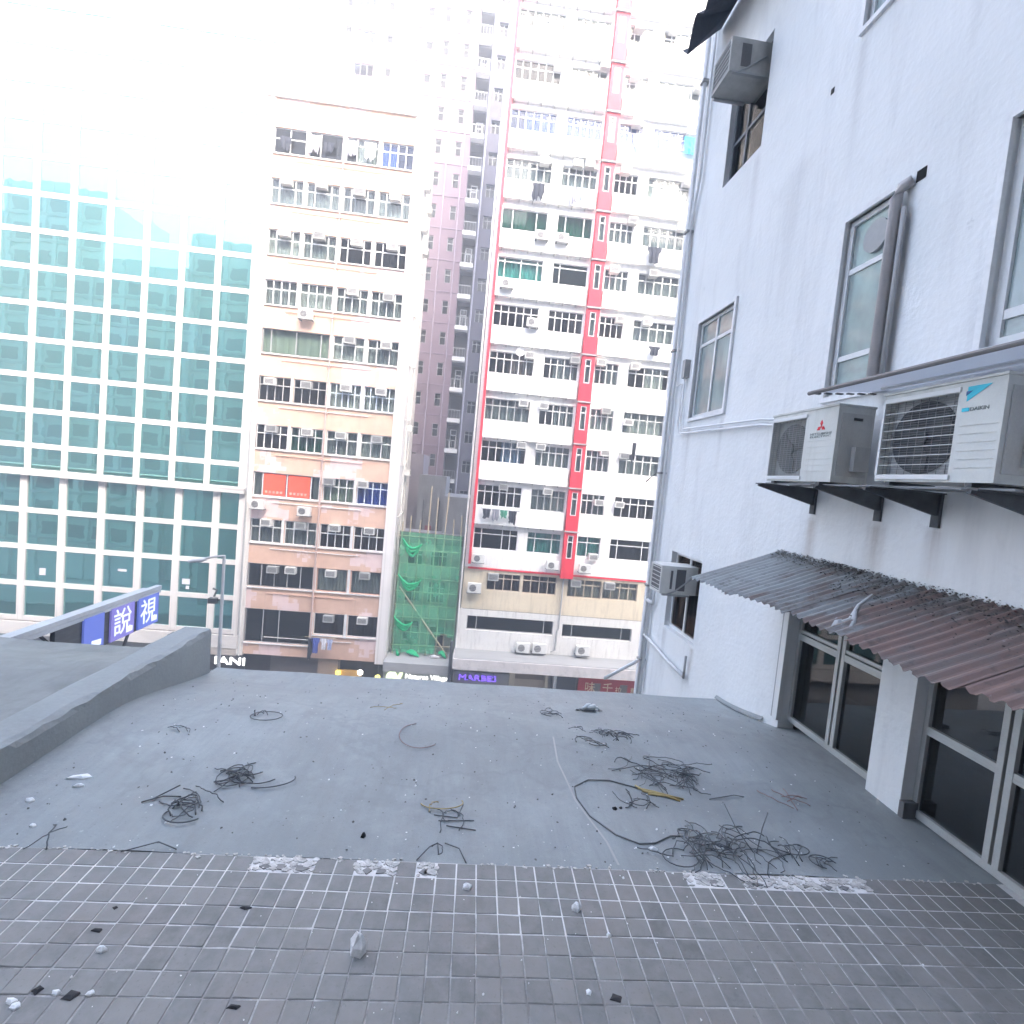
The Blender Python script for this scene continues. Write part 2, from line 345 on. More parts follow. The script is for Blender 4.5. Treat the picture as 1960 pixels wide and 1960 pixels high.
# ------------------------------------------------------------------ window kit (facades that face the camera, -Y)
_fr = {}
def frame_mesh(w, h, cols, tr, mat, b=.05, d=.07):
    k = (round(w,2), round(h,2), tuple(cols), tr, mat.name, b)
    if k in _fr: return _fr[k]
    mb = MB(); x0, x1, z0, z1 = -w/2, w/2, -h/2, h/2
    mb.box(x0, x1, -d/2, d/2, z0, z0+b).box(x0, x1, -d/2, d/2, z1-b, z1)
    mb.box(x0, x0+b, -d/2, d/2, z0+b, z1-b).box(x1-b, x1, -d/2, d/2, z0+b, z1-b)
    s = sum(cols); x = x0
    for c in cols[:-1]:
        x += w*c/s; mb.box(x-b*.55, x+b*.55, -d/2+.004, d/2-.004, z0+b, z1-b)
    if tr: z = z1-h*tr; mb.box(x0+b, x1-b, -d/2+.008, d/2-.008, z-b*.6, z+b*.6)
    me = mb.mesh('window'); me.materials.append(mat); _fr[k] = me; return me
_cu = {}
def curtain_mesh(mat, n=9):
    if (mat.name, n) in _cu: return _cu[(mat.name, n)]
    mb = MB(); k = n*4
    P = [(-.5+i/k, .5*math.sin(i*2*math.pi/4+.6*math.sin(i)), ) for i in range(k+1)]
    for i in range(k): mb.face([(P[i][0],P[i][1],-.5),(P[i+1][0],P[i+1][1],-.5),(P[i+1][0],P[i+1][1],.5),(P[i][0],P[i][1],.5)])
    me = mb.mesh('curtain'); me.materials.append(mat)
    _cu[(mat.name, n)] = me; return me
def window(parent, u0, u1, z0, z1, y, cols=(1,1,1), tr=.32, fm=None, pm=None, cur=None, back=.22, b=.05, curt_rng=None):
    """frame on the plane y, a pane per light, a curtain some way behind"""
    fm = fm or FRAME; pm = pm or GLASS; w, h = u1-u0, z1-z0
    f = link('window', frame_mesh(w, h, cols, tr, fm, b), parent, ((u0+u1)/2, y, (z0+z1)/2))
    s = sum(cols); x = u0
    for i, c in enumerate(cols):
        xa, xb = x, x+w*c/s; x = xb
        zs = [(z0, z1)] if not tr else [(z0, z1-h*tr), (z1-h*tr, z1)]
        for za, zb in zs:
            g = pm[i % len(pm)] if isinstance(pm, (list, tuple)) else pm
            block('pane', g, xa+b*.5, xb-b*.5, y-.006, y+.006, za+b*.5, zb-b*.5, f)
    if cur:
        for ci, (cm, a0, a1) in enumerate(cur):
            link('curtain', curtain_mesh(cm), f, (u0+w*(a0+a1)/2, y+back+.05*ci, (z0+z1)/2), scale=(w*(a1-a0), .05, h-.06))
    return f
ORD = ['first','second','third','fourth','fifth','sixth','seventh','eighth','ninth','tenth','eleventh','twelfth','thirteenth']
def ac_mesh(kind, mat):
    mb = MB()
    if kind == 'window':            # box through the window, coil grille to the street
        mb.box(-.3,.3,-.22,.25,-.2,.2, 0); mb.box(-.24,.24,-.232,-.219,-.13,.15, 1)
        for i in range(4): mb.box(-.24,.24,-.24,-.23,-.10+i*.07,-.085+i*.07, 0)
    else:                           # outdoor unit with a round fan
        mb.box(-.38,.38,-.15,.15,-.27,.27, 0)
        c = [(-.1+.2*math.cos(a*math.pi/9), .2*math.sin(a*math.pi/9)) for a in range(18)]
        mb.prism(c, lambda a, b_, d: (a, d, b_), -.158, -.149, 1)
        for i in range(5): mb.box(-.32,.12,-.166,-.157,-.17+i*.085,-.16+i*.085, 0)
        mb.box(-.42,-.38+.06,-.12,.35,-.31,-.272, 2).box(.34,.38+.02,-.12,.35,-.31,-.272, 2).box(-.42,.40,-.17,-.13,-.312,-.274, 2)
    me = mb.mesh('air_conditioner')
    for m in (mat, AC_G, DSTEEL): me.materials.append(m)
    return me
AC_W = ac_mesh('window', AC_C); AC_WD = ac_mesh('window', AC_DIRTY); AC_O = ac_mesh('outdoor', AC_C)
def ac(u, z, y, label, group, me=None, s=1.0):
    o = link('air_conditioner', me or AC_W, None, (u, y, z), scale=(s, 1, s))
    return tag(o, label, 'air conditioner', group)

# ------------------------------------------------------------------ pink building
FX = lambda y: (lambda a, b, d: (a, y+d, b))            # facade plane towards the camera
def body(mb, x0, x1, y0, y1, z0, z1, m=0): mb.box(x0, x1, y0, y1, z0, z1, m, 'xXYZ')
pk = empty('apartment_building', (-9.2, YF, -17), 'salmon pink walk-up block with patchy repainted bands between window rows', 'building')
PT = [19.0, 16.17, 13.28, 10.40, 7.57, 4.77, 1.91, -.95, -3.78, -6.52, -9.33]       # window heads, top row first
PC = [(-13.42,-11.58), (-11.41,-9.50), (-9.30,-7.44), (-7.26,-5.38)]
WIDE = {4: 0, 7: 0, 9: 0, 10: 0}                        # rows whose two left bays are one wide opening
holes = []
for r, T in enumerate(PT):
    hgt = 1.45
    for c in range(4):
        if r in WIDE and c == 0: holes.append((PC[0][0], PC[1][1], T-(2.12 if r == 10 else hgt), T)); continue
        if r in WIDE and c == 1: continue
        holes.append((PC[c][0], PC[c][1], T-(1.38 if r == 10 else hgt), T))
mb = MB(); holes_mesh(mb, -13.42, -5.38, -12.2, 20.6, [h for h in holes], FX(YF), .3)
mb.obj('wall', PINK, pk)
mb = MB(); body(mb, -14.0, -4.75, YF+.35, YF+4.6, -17, 20.6)
mb.box(-13.8, -5.6, YF+1.6, YF+4.4, 20.6, 23.2)          # roof rooms, added to raise the shade line on the mauve tower
mb.obj('side_wall', WHITE2, pk)
for x0, x1, pr in ((-14.0, -13.42, .06), (-5.38, -4.75, .10)): block('pilaster', WHITE2, x0, x1, YF-pr, YF+.36, -12.3, 20.9, pk)
block('parapet', WHITE2, -14.05, -4.7, YF-.14, YF+.3, 20.6, 21.3, pk)
for c in range(3):                                       # white posts between the bays
    for r, T in enumerate(PT):
        if r in WIDE and c == 0: continue
        a, b_ = PC[c][1], PC[c+1][0]; block('post', FRAME, a+.02, b_-.02, YF-.05, YF+.02, T-1.5, T+.02, pk)
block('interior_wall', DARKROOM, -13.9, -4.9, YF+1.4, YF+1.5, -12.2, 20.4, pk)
for T in PT: block('floor_slab', CONC, -13.9, -4.9, YF+.34, YF+1.38, T-2.2, T-2.0, pk)
for r, T in enumerate(PT):                               # sills and thin pipes under each row
    zb = T-(1.38 if r == 10 else 1.45)
    block('sill', OFFW, -13.42, -9.42, YF-.09, YF+.01, (T-2.12 if r == 10 else zb)-.07, (T-2.12 if r == 10 else zb)-.005, pk)
    block('sill', OFFW, -9.38, -5.38, YF-.09, YF+.01, zb-.07, zb-.005, pk)
    mb = MB(); zz = zb-.34
    mb.tube([(-12.2,YF-.06,zz),(-8.0,YF-.06,zz-.02),(-6.9,YF-.06,zz-.02)], .025, 5); mb.obj('pipe', OFFW if r % 3 else PINK, pk)
mb = MB(); mb.tube([(-9.40,YF-.09,20.4),(-9.40,YF-.09,-12.3)], .06, 6)
for T in PT: mb.box(-9.49,-9.31,YF-.16,YF,T-1.9,T-1.8)
mb.obj('drain_pipe', M('pinkish_pipe', (.52,.38,.34), .6), pk)
mb = MB(); mb.tube([(-13.62,YF-.12,20.4),(-13.62,YF-.12,-12.3)], .05, 6); mb.obj('drain_pipe', OFFW, pk)
mb = MB(); mb.tube([(-4.70,YF+1.2,20.4),(-4.70,YF+1.2,-12.0)], .06, 6); mb.tube([(-4.70,YF+2.4,18.4),(-4.70,YF+2.4,-11.0)], .05, 6)
for z in (15, 12.2, 9.3, 6.3, 3, .2, -3): mb.tube([(-4.70,YF+.2,z),(-4.66,YF+1.2,z+.1),(-4.66,YF+2.4,z+.35)], .035, 5)
mb.obj('drain_pipe', OFFW, pk)
def pwin(r, c, cols=(1,1,1,1), tr=.34, fm=None, pm=None, cur=None, wide=False):
    T = PT[r]; h = 1.45 if r < 10 else (2.12 if wide else 1.38)
    u0, u1 = (PC[0][0], PC[1][1]) if wide else PC[c]
    return window(pk, u0, u1, T-h, T, YF+.12, cols, tr, fm, pm, cur)
A_ = lambda m, a=0, b=1: [(m, a, b)]
# row by row, from the top
pwin(0,0,(1,1),.4,FRAME,GLASS_D); pwin(0,1,(1,2),0,FRAME,GLASS_D,A_(CP,.5,1)); pwin(0,2,(1,2),.3,FRAME,GLASS,A_(CP,.3,1)); pwin(0,3,(1,1,1,1),.35,FRAME,GLASS_B,A_(CP,0,.5))
for c, m in enumerate((CG, CG, CD, CG)): pwin(1,c,(1,2,1),.36,FRAME,GLASS,A_(m))
for c, m in enumerate((CP, CG, CD, CD)): pwin(2,c,(1,2,1),.38,FRAME,GLASS if c < 2 else GLASS_D,A_(m))
for c, m in enumerate((CG, CP, CG, CG)): pwin(3,c,(1,1,1,1),.36,FRAME,GLASS,A_(m))
pwin(4,0,(.7,2,2,.7),0,GREYF,GLASS,[(CGR,0,1)],True); pwin(4,2,(1,1.4,1),.34,FRAME,GLASS,A_(CP)); pwin(4,3,(1,1.4,1),.34,FRAME,GLASS,A_(CG))
pwin(5,0,(1,1,1,1),.34,GREYF,GLASS_D,A_(CG,.2,.8)); pwin(5,1,(1,1,1,1),.34,GREYF,GLASS_D,A_(CG,0,.4)); pwin(5,2,(1,1,1,1,1),.4,FRAME_B,GLASS,A_(CP)); pwin(5,3,(1,1,1,1,1),.4,FRAME_B,GLASS,A_(CP,0,1))
pwin(6,0,(1,1,1,1),.36,FRAME,GLASS_D,A_(CP,0,.25)); pwin(6,1,(1,1,1,1),.36,FRAME,GLASS_G,A_(CP)); pwin(6,2,(1,1,1),.36,FRAME,GLASS,A_(CG)); pwin(6,3,(1,1,1),.36,FRAME,GLASS,A_(CP))
f = pwin(7,0,(.55,1.5,1.5,.55),0,FRAME,[GLASS,GLASS,GLASS,GLASS],[(CG,0,.12),(CG,.88,1)],True)
for a, b_ in ((.15,.48),(.52,.85)):
    w_ = PC[1][1]-PC[0][0]; block('poster', CRED, PC[0][0]+w_*a, PC[0][0]+w_*b_, YF+.085, YF+.09, PT[7]-1.38, PT[7]-.06, f)
    for i in range(5): block('poster_lettering', CBE, PC[0][0]+w_*a+.12+i*.22, PC[0][0]+w_*a+.24+i*.22, YF+.078, YF+.084, PT[7]-1.25, PT[7]-1.1, f)
pwin(7,2,(1,1,1,1),.36,FRAME,GLASS,A_(CGR)); pwin(7,3,(1,1,1,1),.3,FRAME_B,GLASS_B,A_(CBL))
pwin(8,0,(1,1.5,1),.34,FRAME,GLASS,A_(CG)); pwin(8,1,(1,1.5,1),.34,FRAME,GLASS,A_(CG)); pwin(8,2,(1,1,1,1),.40,FRAME,GLASS_BR,A_(CBR)); pwin(8,3,(1,1,1,1),.40,FRAME,GLASS_BR,A_(CBR))
pwin(9,0,(1,1,1,1,1),0,GREYF,GLASS_D,[(CD,0,.5)],True); pwin(9,2,(1,),0,M('pink_frame',(.6,.4,.33)),GLASS,A_(CP)); pwin(9,3,(1,),0,M('pink_frame2',(.6,.4,.33)),GLASS,A_(CP))
f = pwin(10,0,(1.1,1,2),0,GREYF,GLASS_D,None,True)
block('blind', M('pale_teal_board',(.42,.62,.56)), -12.2, -11.35, YF+.2, YF+.22, PT[10]-2.06, PT[10]-.05, f); block('blind', CG, -13.38, -12.6, YF+.22, YF+.24, PT[10]-2.06, PT[10]-1.0, f)
pwin(10,2,(1,),0,FRAME,GLASS_BR,A_(CBR)); pwin(10,3,(1,),0,FRAME,GLASS_BR,A_(CBR))
PAC = [(1,0,-12.52,16.0),(1,1,-10.53,16.05),(1,2,-8.34,15.9),(1,3,-6.26,15.9),(2,0,-12.46,13.1),(2,1,-10.47,13.15),(2,2,-8.3,13.05),(2,3,-6.22,13.05),(3,2,-8.32,10.19),(3,3,-6.21,10.08),(4,2,-8.29,7.35),(4,3,-6.13,7.28),(5,0,-12.75,4.45),(5,1,-10.63,4.45),(5,2,-8.32,4.51),(5,3,-6.24,4.5),
 (6,0,-12.48,1.68),(6,1,-10.41,1.66),(6,2,-8.41,1.66),(6,3,-6.25,1.64),(7,2,-8.91,-1.17),(7,3,-6.89,-1.15),(8,0,-12.46,-3.98),(8,1,-10.41,-3.99),(8,2,-8.39,-3.98),(8,3,-6.3,-3.98),(9,0,-11.91,-6.83),(9,1,-10.84,-6.79),(9,2,-8.43,-6.8),(9,3,-6.38,-6.78),(10,2,-8.37,-9.62),(10,3,-6.32,-9.6)]
for r, c, u, z in PAC:
    ac(u, z, YF-.02, 'window air conditioner in the %s bay, %s window row from bottom of pink building' % (ORD[c], ORD[10-r]), 'window air conditioners on the pink building', AC_W if (r+c) % 3 else AC_WD, 1.05)
for u, z, l in ((-10.85, 8.49, 'outdoor air conditioner on brackets above the wide pale green window of pink building'), (-12.94, -2.9, 'outdoor air conditioner below the red poster window at left pilaster'), (-10.19, -3.08, 'outdoor air conditioner below the red poster window near the drain pipe')):
    ac(u, z, YF-.34, l, 'outdoor units on the pink building', AC_O)
for i, (z, y) in enumerate(((17.2, 1.0), (16.6, 2.6), (14.75, 1.0), (13.95, 2.4), (2.6, 1.6), (-.2, 2.2))):
    o = link('air_conditioner', AC_W, None, (-4.62, YF+y, z), rotz=math.pi/2)
    tag(o, 'air conditioner on the side wall of the pink building, %s from the top' % ORD[i], 'air conditioner', 'air conditioners on the side wall')
# ground floor of the pink building, in shade under the overhang
mb = MB(); mb.box(-14.0,-4.75,YF+.9,YF+1.0,-17,-12.2); mb.obj('shop_front', M('dark_shop', (.07,.065,.06), .7, .3, 1.2), pk)
block('shutter', M('brown_grey_shutter', (.20,.17,.155), .7), -12.0, -9.0, YF+.75, YF+.88, -16.9, -12.35, pk); block('shop_pillar', M('tan_stone', (.34,.26,.20), .7), -8.9, -7.7, YF+.2, YF+.88, -17, -12.25, pk)
block('shop_sign', M('amber_board', (.55,.33,.10), .6), -7.55, -6.2, YF+.3, YF+.4, -13.5, -12.95, pk)
for x, cm, z, l in ((-7.6, emit('warm_lamp', (1,.75,.1), .25), -13.05, 'glowing yellow shop lamp under the pink building, left one'), (-6.25, emit('white_lamp', (1,.97,.9), .5), -12.95, 'glowing white shop lamp between two yellow ones'), (-5.15, emit('yellow_lamp', (.95,.9,.2), .2), -13.2, 'glowing yellow shop lamp at the right end of shops')):
    t_ = MB(); 
    ring = [(math.cos(k*math.pi/4), math.sin(k*math.pi/4)) for k in range(8)]
    t_.tube([(x,YF+.1,z-.16),(x,YF+.1,z-.1),(x,YF+.1,z+.06),(x,YF+.1,z+.14)], [.10,.17,.17,.06], 8); t_.tube([(x,YF+.1,z+.12),(x,YF+.1,z+.75)], .015, 5, 1)
    tag(t_.obj('shop_lamp', [cm, DSTEEL]), l, 'lamp', 'shop lamps')
# washing on a pole
GB = M('blue_cloth', (.10,.14,.45), .9); GW = M('white_cloth', (.72,.72,.76), .9); GD = M('dark_cloth', (.04,.045,.06), .9, .3); GLB = M('pale_blue_cloth', (.45,.5,.7), .9); GC = M('cyan_cloth', (.05,.55,.68), .9); GCG = M('grey_cloth', (.30,.30,.34), .9)
def garment(u, y, z, w, h, mat, label, group='washing hung outside windows', seed=0, shape='shirt'):
    rr = random.Random(seed); mb = MB(); n = 8; rows = 5
    def pt(i, j):
        x = -w/2 + w*i/n; k = j/rows
        if shape == 'shirt' and j > 1: x *= .68
        if shape == 'rag': x *= 1-.5*k*rr.random()
        return (x, .05*math.sin(i*1.9+seed)*(.3+k)+.02*rr.uniform(-1,1), -h*k*(1 if not shape == 'rag' else rr.uniform(.75,1.1)))
    P = [[pt(i,j) for i in range(n+1)] for j in range(rows+1)]
    for j in range(rows):
        for i in range(n):
            q = [P[j][i],P[j][i+1],P[j+1][i+1],P[j+1][i]]; mb.face(q); mb.face([(a,b_+.02,c) for a,b_,c in q][::-1])
    o = mb.obj('hanging_garment', mat, None, (u, y, z)); return tag(o, label, 'clothing', group)
garment(-8.95, YF-.5, -10.75, .5, .95, GB, 'royal blue shirt drying low on the pink building', seed=1)
garment(-8.45, YF-.5, -10.75, .45, .7, GW, 'white shirt drying beside the royal blue one on pink building', seed=2)
garment(-8.1, YF-.5, -10.8, .35, .65, GLB, 'pale blue shirt drying at the right of the washing pole', seed=3)
garment(-9.25, YF-.5, -10.8, .3, 1.3, GD, 'black trousers drying left of the royal blue shirt', seed=4, shape='rag')
mb = MB(); mb.tube([(-9.6,YF-.5,-10.72),(-7.7,YF-.5,-10.74)], .02, 5); mb.tube([(-9.4,YF,-10.72),(-9.4,YF-.5,-10.72)], .02, 5); mb.tube([(-7.9,YF,-10.74),(-7.9,YF-.5,-10.74)], .02, 5)
tag(mb.obj('clothes_pole', BAMBOO), 'washing pole under the lowest pink building windows', 'pole')
for u, m, l, h in ((-12.7, GD, 'dark washing in the top left window of pink building', .75), (-11.1, GCG, 'grey washing in the second top window of pink building', 1.0), (-10.3, GD, 'black washing low in the second top window of pink building', .55), (-8.9, GCG, 'grey washing in the third top window of pink building', .9), (-7.9, GW, 'white washing in the third top window of pink building', 1.0)):
    garment(u, YF-.12, 18.45 if h < .8 else 18.75, .7, h, m, l, 'washing at the top windows', seed=int(-u*10), shape='rag')

# ------------------------------------------------------------------ teal glass office building
tl = empty('office_building', (-22, YF, -17), 'office block of white gridded bars and teal mirror glass', 'building')
PX = [-32.9+2.18*i for i in range(9)] + [-13.95]        # podium posts
PZ = [-10.90, -8.80, -6.60, -4.43, -2.28]
TY = 34.4; TX = [-32.62+2.177*i for i in range(10)]; TZ = [-2.87+2.19*i for i in range(17)]
mb = MB(); mb.box(-33.2,-14.05,YF+.4,TY+12,-17,-2.2).obj('podium_core', CONC, tl)
mb = MB(); mb.box(-33.2,-13.0,TY+.4,TY+14,-2.2,TZ[-1]).obj('tower_core', WHITE2, tl)
rp = random.Random(31)
def panes(xs, zs, y, bw, bh):
    for i in range(len(xs)-1):
        for j in range(len(zs)-1): 
            q = block('pane', TEAL, xs[i]+bw/2-.03, xs[i+1]-bw/2+.03, y+.05, y+.08, zs[j]+bh/2-.03, zs[j+1]-bh/2+.03, tl); q.rotation_euler = (rp.gauss(0,.0035), 0, rp.gauss(0,.0045))
panes(PX, PZ, YF, .38, .28); panes(TX, TZ, TY, .36, .32)
for x in PX: block('post', WHITE2, x-.2, x+.2, YF-.05, YF+.3, -11.0, -2.3, tl)
for z in PZ[:-1]: block('beam', WHITE2, -33.1, -13.76, YF-.02, YF+.28, z-.15, z+.15, tl)
for x in TX: block('post', WHITE2, x-.18, x+.18, TY-.01, TY+.3, -2.15, TZ[-1]+.2, tl)
for z in TZ[1:]: block('beam', WHITE2, -32.8, -12.82, TY+.015, TY+.28, z-.16, z+.16, tl)
block('podium_ledge', M('stained_ledge', (.62,.60,.57), .8, .12, 1, stain=(.20,.19,.18), stain_amt=.8, stain_scale=(1.5,1.5,1.5)), -33.1, -13.8, YF-.35, YF+.5, -2.36, -2.02, tl)
block('podium_roof', CONC, -33.1, -14.0, YF+.5, TY+.3, -2.4, -2.2, tl)
block('base_band', WHITE2, -33.1, -13.75, YF-.12, YF+.35, -11.9, -11.12, tl); block('base_band', M('tan_band', (.45,.40,.36), .7), -15.6, -13.8, YF-.08, YF+.36, -12.35, -11.92, tl)
mb = MB(); mb.box(-33.1,-13.9,YF+.5,YF+.6,-17,-11.9); mb.obj('shop_front', M('dark_shop2', (.06,.06,.06), .6, .3, 1), tl)
mb = MB(); mb.tube([(-13.68,YF-.15,-11),(-13.68,YF-.15,9.5)], .06, 6); mb.obj('drain_pipe', GREYF, tl)
# papers stuck to the panes of the podium
for x, z, w, h in ((-25.2,-8.05,.34,.42),(-20.7,-7.6,.5,.14),(-17.0,-8.0,.45,.34),(-16.9,-8.35,.2,.2)): block('paper', GW, x-w/2, x+w/2, YF+.012, YF+.03, z-h/2, z+h/2, tl)

# ------------------------------------------------------------------ white building with the red stair strip
rb = empty('apartment_building', (6, YF, -17), 'white apartment block with red stair strip and many air conditioners', 'building')
RT = [33.2, 30.4, 27.6, 24.75, 21.95, 19.1, 16.22, 13.38, 10.55, 7.72, 4.86, 2.28, -.47, -3.18]    # window heads, from above the frame down
RC = [(.08,2.85), (3.45,5.62), (6.66,8.16), (8.78,11.4), (12.3,14.3)]
holes = [(c[0], c[1], T-1.32, T) for T in RT for c in RC]
LOW = [(1.16,3.29,-7.1,-6.0),(3.43,5.6,-7.12,-5.95),(6.33,8.53,-7.15,-5.97),(8.61,10.9,-7.12,-5.97),(.13,5.66,-9.7,-8.78),(6.24,10.8,-9.75,-8.9)]
mb = MB(); holes_mesh(mb, -.3, 17, -5.7, 35, holes, FX(YF), .3); mb.obj('wall', WHITE, rb)
mb = MB(); holes_mesh(mb, -.3, 17, -8.35, -5.7, LOW[:4], FX(YF+.03), .3); mb.obj('lower_wall', CREAM, rb)
mb = MB(); holes_mesh(mb, -.45, 17, -11.0, -8.35, LOW[4:], FX(YF-.06), .4); mb.obj('lower_wall', OFFW, rb)
mb = MB(); body(mb, -.3, 17, YF+.32, YF+12, -17, 43); mb.box(-.3, 17, YF, YF+.32, 35, 43, 0, 'xXyZ'); mb.obj('side_wall', WHITE, rb)  # blank top added out of view, raised to shade the alley tower
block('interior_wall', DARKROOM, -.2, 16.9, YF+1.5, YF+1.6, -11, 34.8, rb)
for T in RT: block('floor_slab', CONC, -.2, 16.9, YF+.33, YF+1.48, T-2.3, T-2.1, rb)
for k, T in enumerate(RT):                                # sun-hood bands between the window rows, proud of the windows
    zb, zt = T-1.40-1.05, T-1.36
    if k < 13: block('balcony_band', WHITE, -.02, 5.60, YF-.28, YF+.02, zb, zt, rb)
    if k < 9: block('balcony_band', WHITE, 6.62, 17, YF-.28, YF+.02, zb, zt, rb)
    if k < 13:
        mb = MB()
        for i in range(7): mb.box(.2+i*.8, .26+i*.8, YF-.24, YF-.01, zb-.09, zb-.002)
        mb.obj('hood_bracket', GREYF, rb)
block('red_edge', RED, -.10, .06, YF-.33, YF+.01, -5.45, 29, rb); block('red_edge', RED, -.10, 17, YF-.05, YF+.02, -5.80, -5.68, rb)
holes = [(5.94, 6.32, T-1.45, T+.02) for T in RT]
mb = MB(); holes_mesh(mb, 5.74, 6.52, -5.9, 35, holes, FX(YF-.42), .12)
mb.box(5.74, 6.52, YF-.30, YF, -5.9, 35, 0, 'xXz'); mb.face([(5.74,YF-.42,-5.9),(5.74,YF-.42,35),(5.74,YF-.30,35),(5.74,YF-.30,-5.9)]); mb.face([(6.52,YF-.42,-5.9),(6.52,YF-.30,-5.9),(6.52,YF-.30,35),(6.52,YF-.42,35)])
mb.obj('stair_strip', RED, rb)
for k, T in enumerate(RT):
    window(rb, 5.95, 6.31, T-1.44, T+.01, YF-.36, (1,), .28, FRAME, GLASS, [(CG if k % 2 else CP, 0, 1)], b=.045)
    block('strip_ledge', CONC, 5.68, 6.58, YF-.52, YF-.3, T+.22, T+.30, rb)
rr = random.Random(3)
spec = {4: [(CBL,GLASS_B),(CBL,GLASS_B),(CBL,GLASS_B),(CBL,GLASS_B)], 6: [(CT,GLASS_G),(CT,GLASS_G),(CG,GLASS),(CG,GLASS)], 7: [(CT,GLASS),(None,GLASS_G),(CG,GLASS),(CG,GLASS)], 13: [(None,GLASS_D),(CT,GLASS),(CT,GLASS),(CD,GLASS_D)], 8: [(CD,GLASS_D)]*2+[(CBR,GLASS_BR),(CG,GLASS)], 9: [(CBR,GLASS),(CG,GLASS),(CG,GLASS),(CP,GLASS)], 11: [(CBL,GLASS),(CG,GLASS),(CD,GLASS),(CG,GLASS)]}
for k, T in enumerate(RT):
    for c, (u0, u1) in enumerate(RC):
        cm, gm = spec.get(k, [(rr.choice([CG,CP,CD,CBE,CG]), GLASS) for _ in range(5)])[c] if c < len(spec.get(k, [0]*5)) else (CG, GLASS)
        if k not in spec: cm, gm = rr.choice([CG,CP,CD,CBE,CG]), rr.choice([GLASS,GLASS,GLASS_D])
        cols = [(1,1,1,1,1,1),(1,1,1,1,1),(1,1,1,1),(1,1,1,1,1),(1,1,1)][c]; tr = .32
        if k in (6,) and c < 2: cols, tr = (1,2.2,1), 0
        if k == 13: cols, tr = ((.6,1.6,.6,.6),(.7,1.5,.8),(1,1.3),(.6,2,.6),(1,1))[c], .3 if c != 0 else .28
        if k == 7 and c < 2: cols, tr = ((.6,1.4,1.4,.5),(.5,2),)[c], .2
        a0 = 0 if rr.random() < .6 else rr.choice([0, .3, .45]); a1 = 1 if a0 == 0 or rr.random() < .6 else .9
        window(rb, u0, u1, T-1.32, T, YF+.14, cols, tr, FRAME if rr.random() < .8 else ALU, gm, [(cm, a0, a1)] if cm else None, b=.045)
for i, h in enumerate(LOW):
    y = YF+.16
    if i < 4: window(rb, h[0], h[1], h[2], h[3], y, (1,1,1,1), .3, M('tan_frame%d' % i, (.50,.42,.33)), GLASS_BR if i < 2 else GLASS, [(CBR if i < 2 else CBE, 0, 1)], b=.05)
    else: window(rb, h[0], h[1], h[2], h[3], y, (.5,3.6,.5) if i == 4 else (.6,3,.6), 0, GREYF, GLASS_D, [(CGR, .0, 1)] if i == 5 else None, b=.05)
# stained patch and pipes on the lower wall
mb = MB(); mb.tube([(6.0,YF-.12,-5.8),(6.0,YF-.12,-9.2),(5.9,YF-.14,-9.35),(5.9,YF-.14,-10.6),(5.6,YF-.14,-10.75)], .055, 6); mb.obj('drain_pipe', GREYF, rb)
mb = MB(); mb.tube([(-.42,YF-.1,29),(-.42,YF-.1,-17)], .06, 6); mb.obj('drain_pipe', OFFW, rb)
cn = MB(); cn.box(-.5, 17, YF-1.85, YF-.05, -11.62, -10.98, 0); cn.obj('canopy', M('pinkish_canopy', (.64,.60,.58), .8, .08, 1, stain=(.33,.32,.31), stain_amt=.6, stain_scale=(1,1,1)), rb)
block('canopy_top', M('grimy_canopy_top', (.33,.33,.32), .9, .2, .9, stain=(.15,.15,.15), stain_amt=.5, stain_scale=(1,1,1)), -.44, 17, YF-1.75, YF-.06, -10.98, -10.94, rb)
mb = MB(); mb.box(-.45, 17, YF+.6, YF+.7, -17, -11.0); mb.obj('shop_front', M('shop_wall', (.30,.285,.27), .8, .15, 1), rb)
for x0, x1, m in ((3.15,3.5,CREAM),(5.45,5.65,CREAM),(6.0,6.2,FRAME)): block('shop_pillar', m, x0, x1, YF-.2, YF+.58, -17, -11.64, rb)
block('shutter', M('tan_shutter', (.52,.44,.34), .7), 3.5, 5.45, YF+.3, YF+.5, -17, -12.75, rb); block('shutter_box', M('brown_box', (.25,.19,.14), .7), 3.55, 5.4, YF+.2, YF+.45, -12.75, -12.2, rb)
block('shutter', M('dark_shutter', (.10,.105,.11), .6), 6.25, 7.45, YF-.1, YF+.3, -17, -12.2, rb)
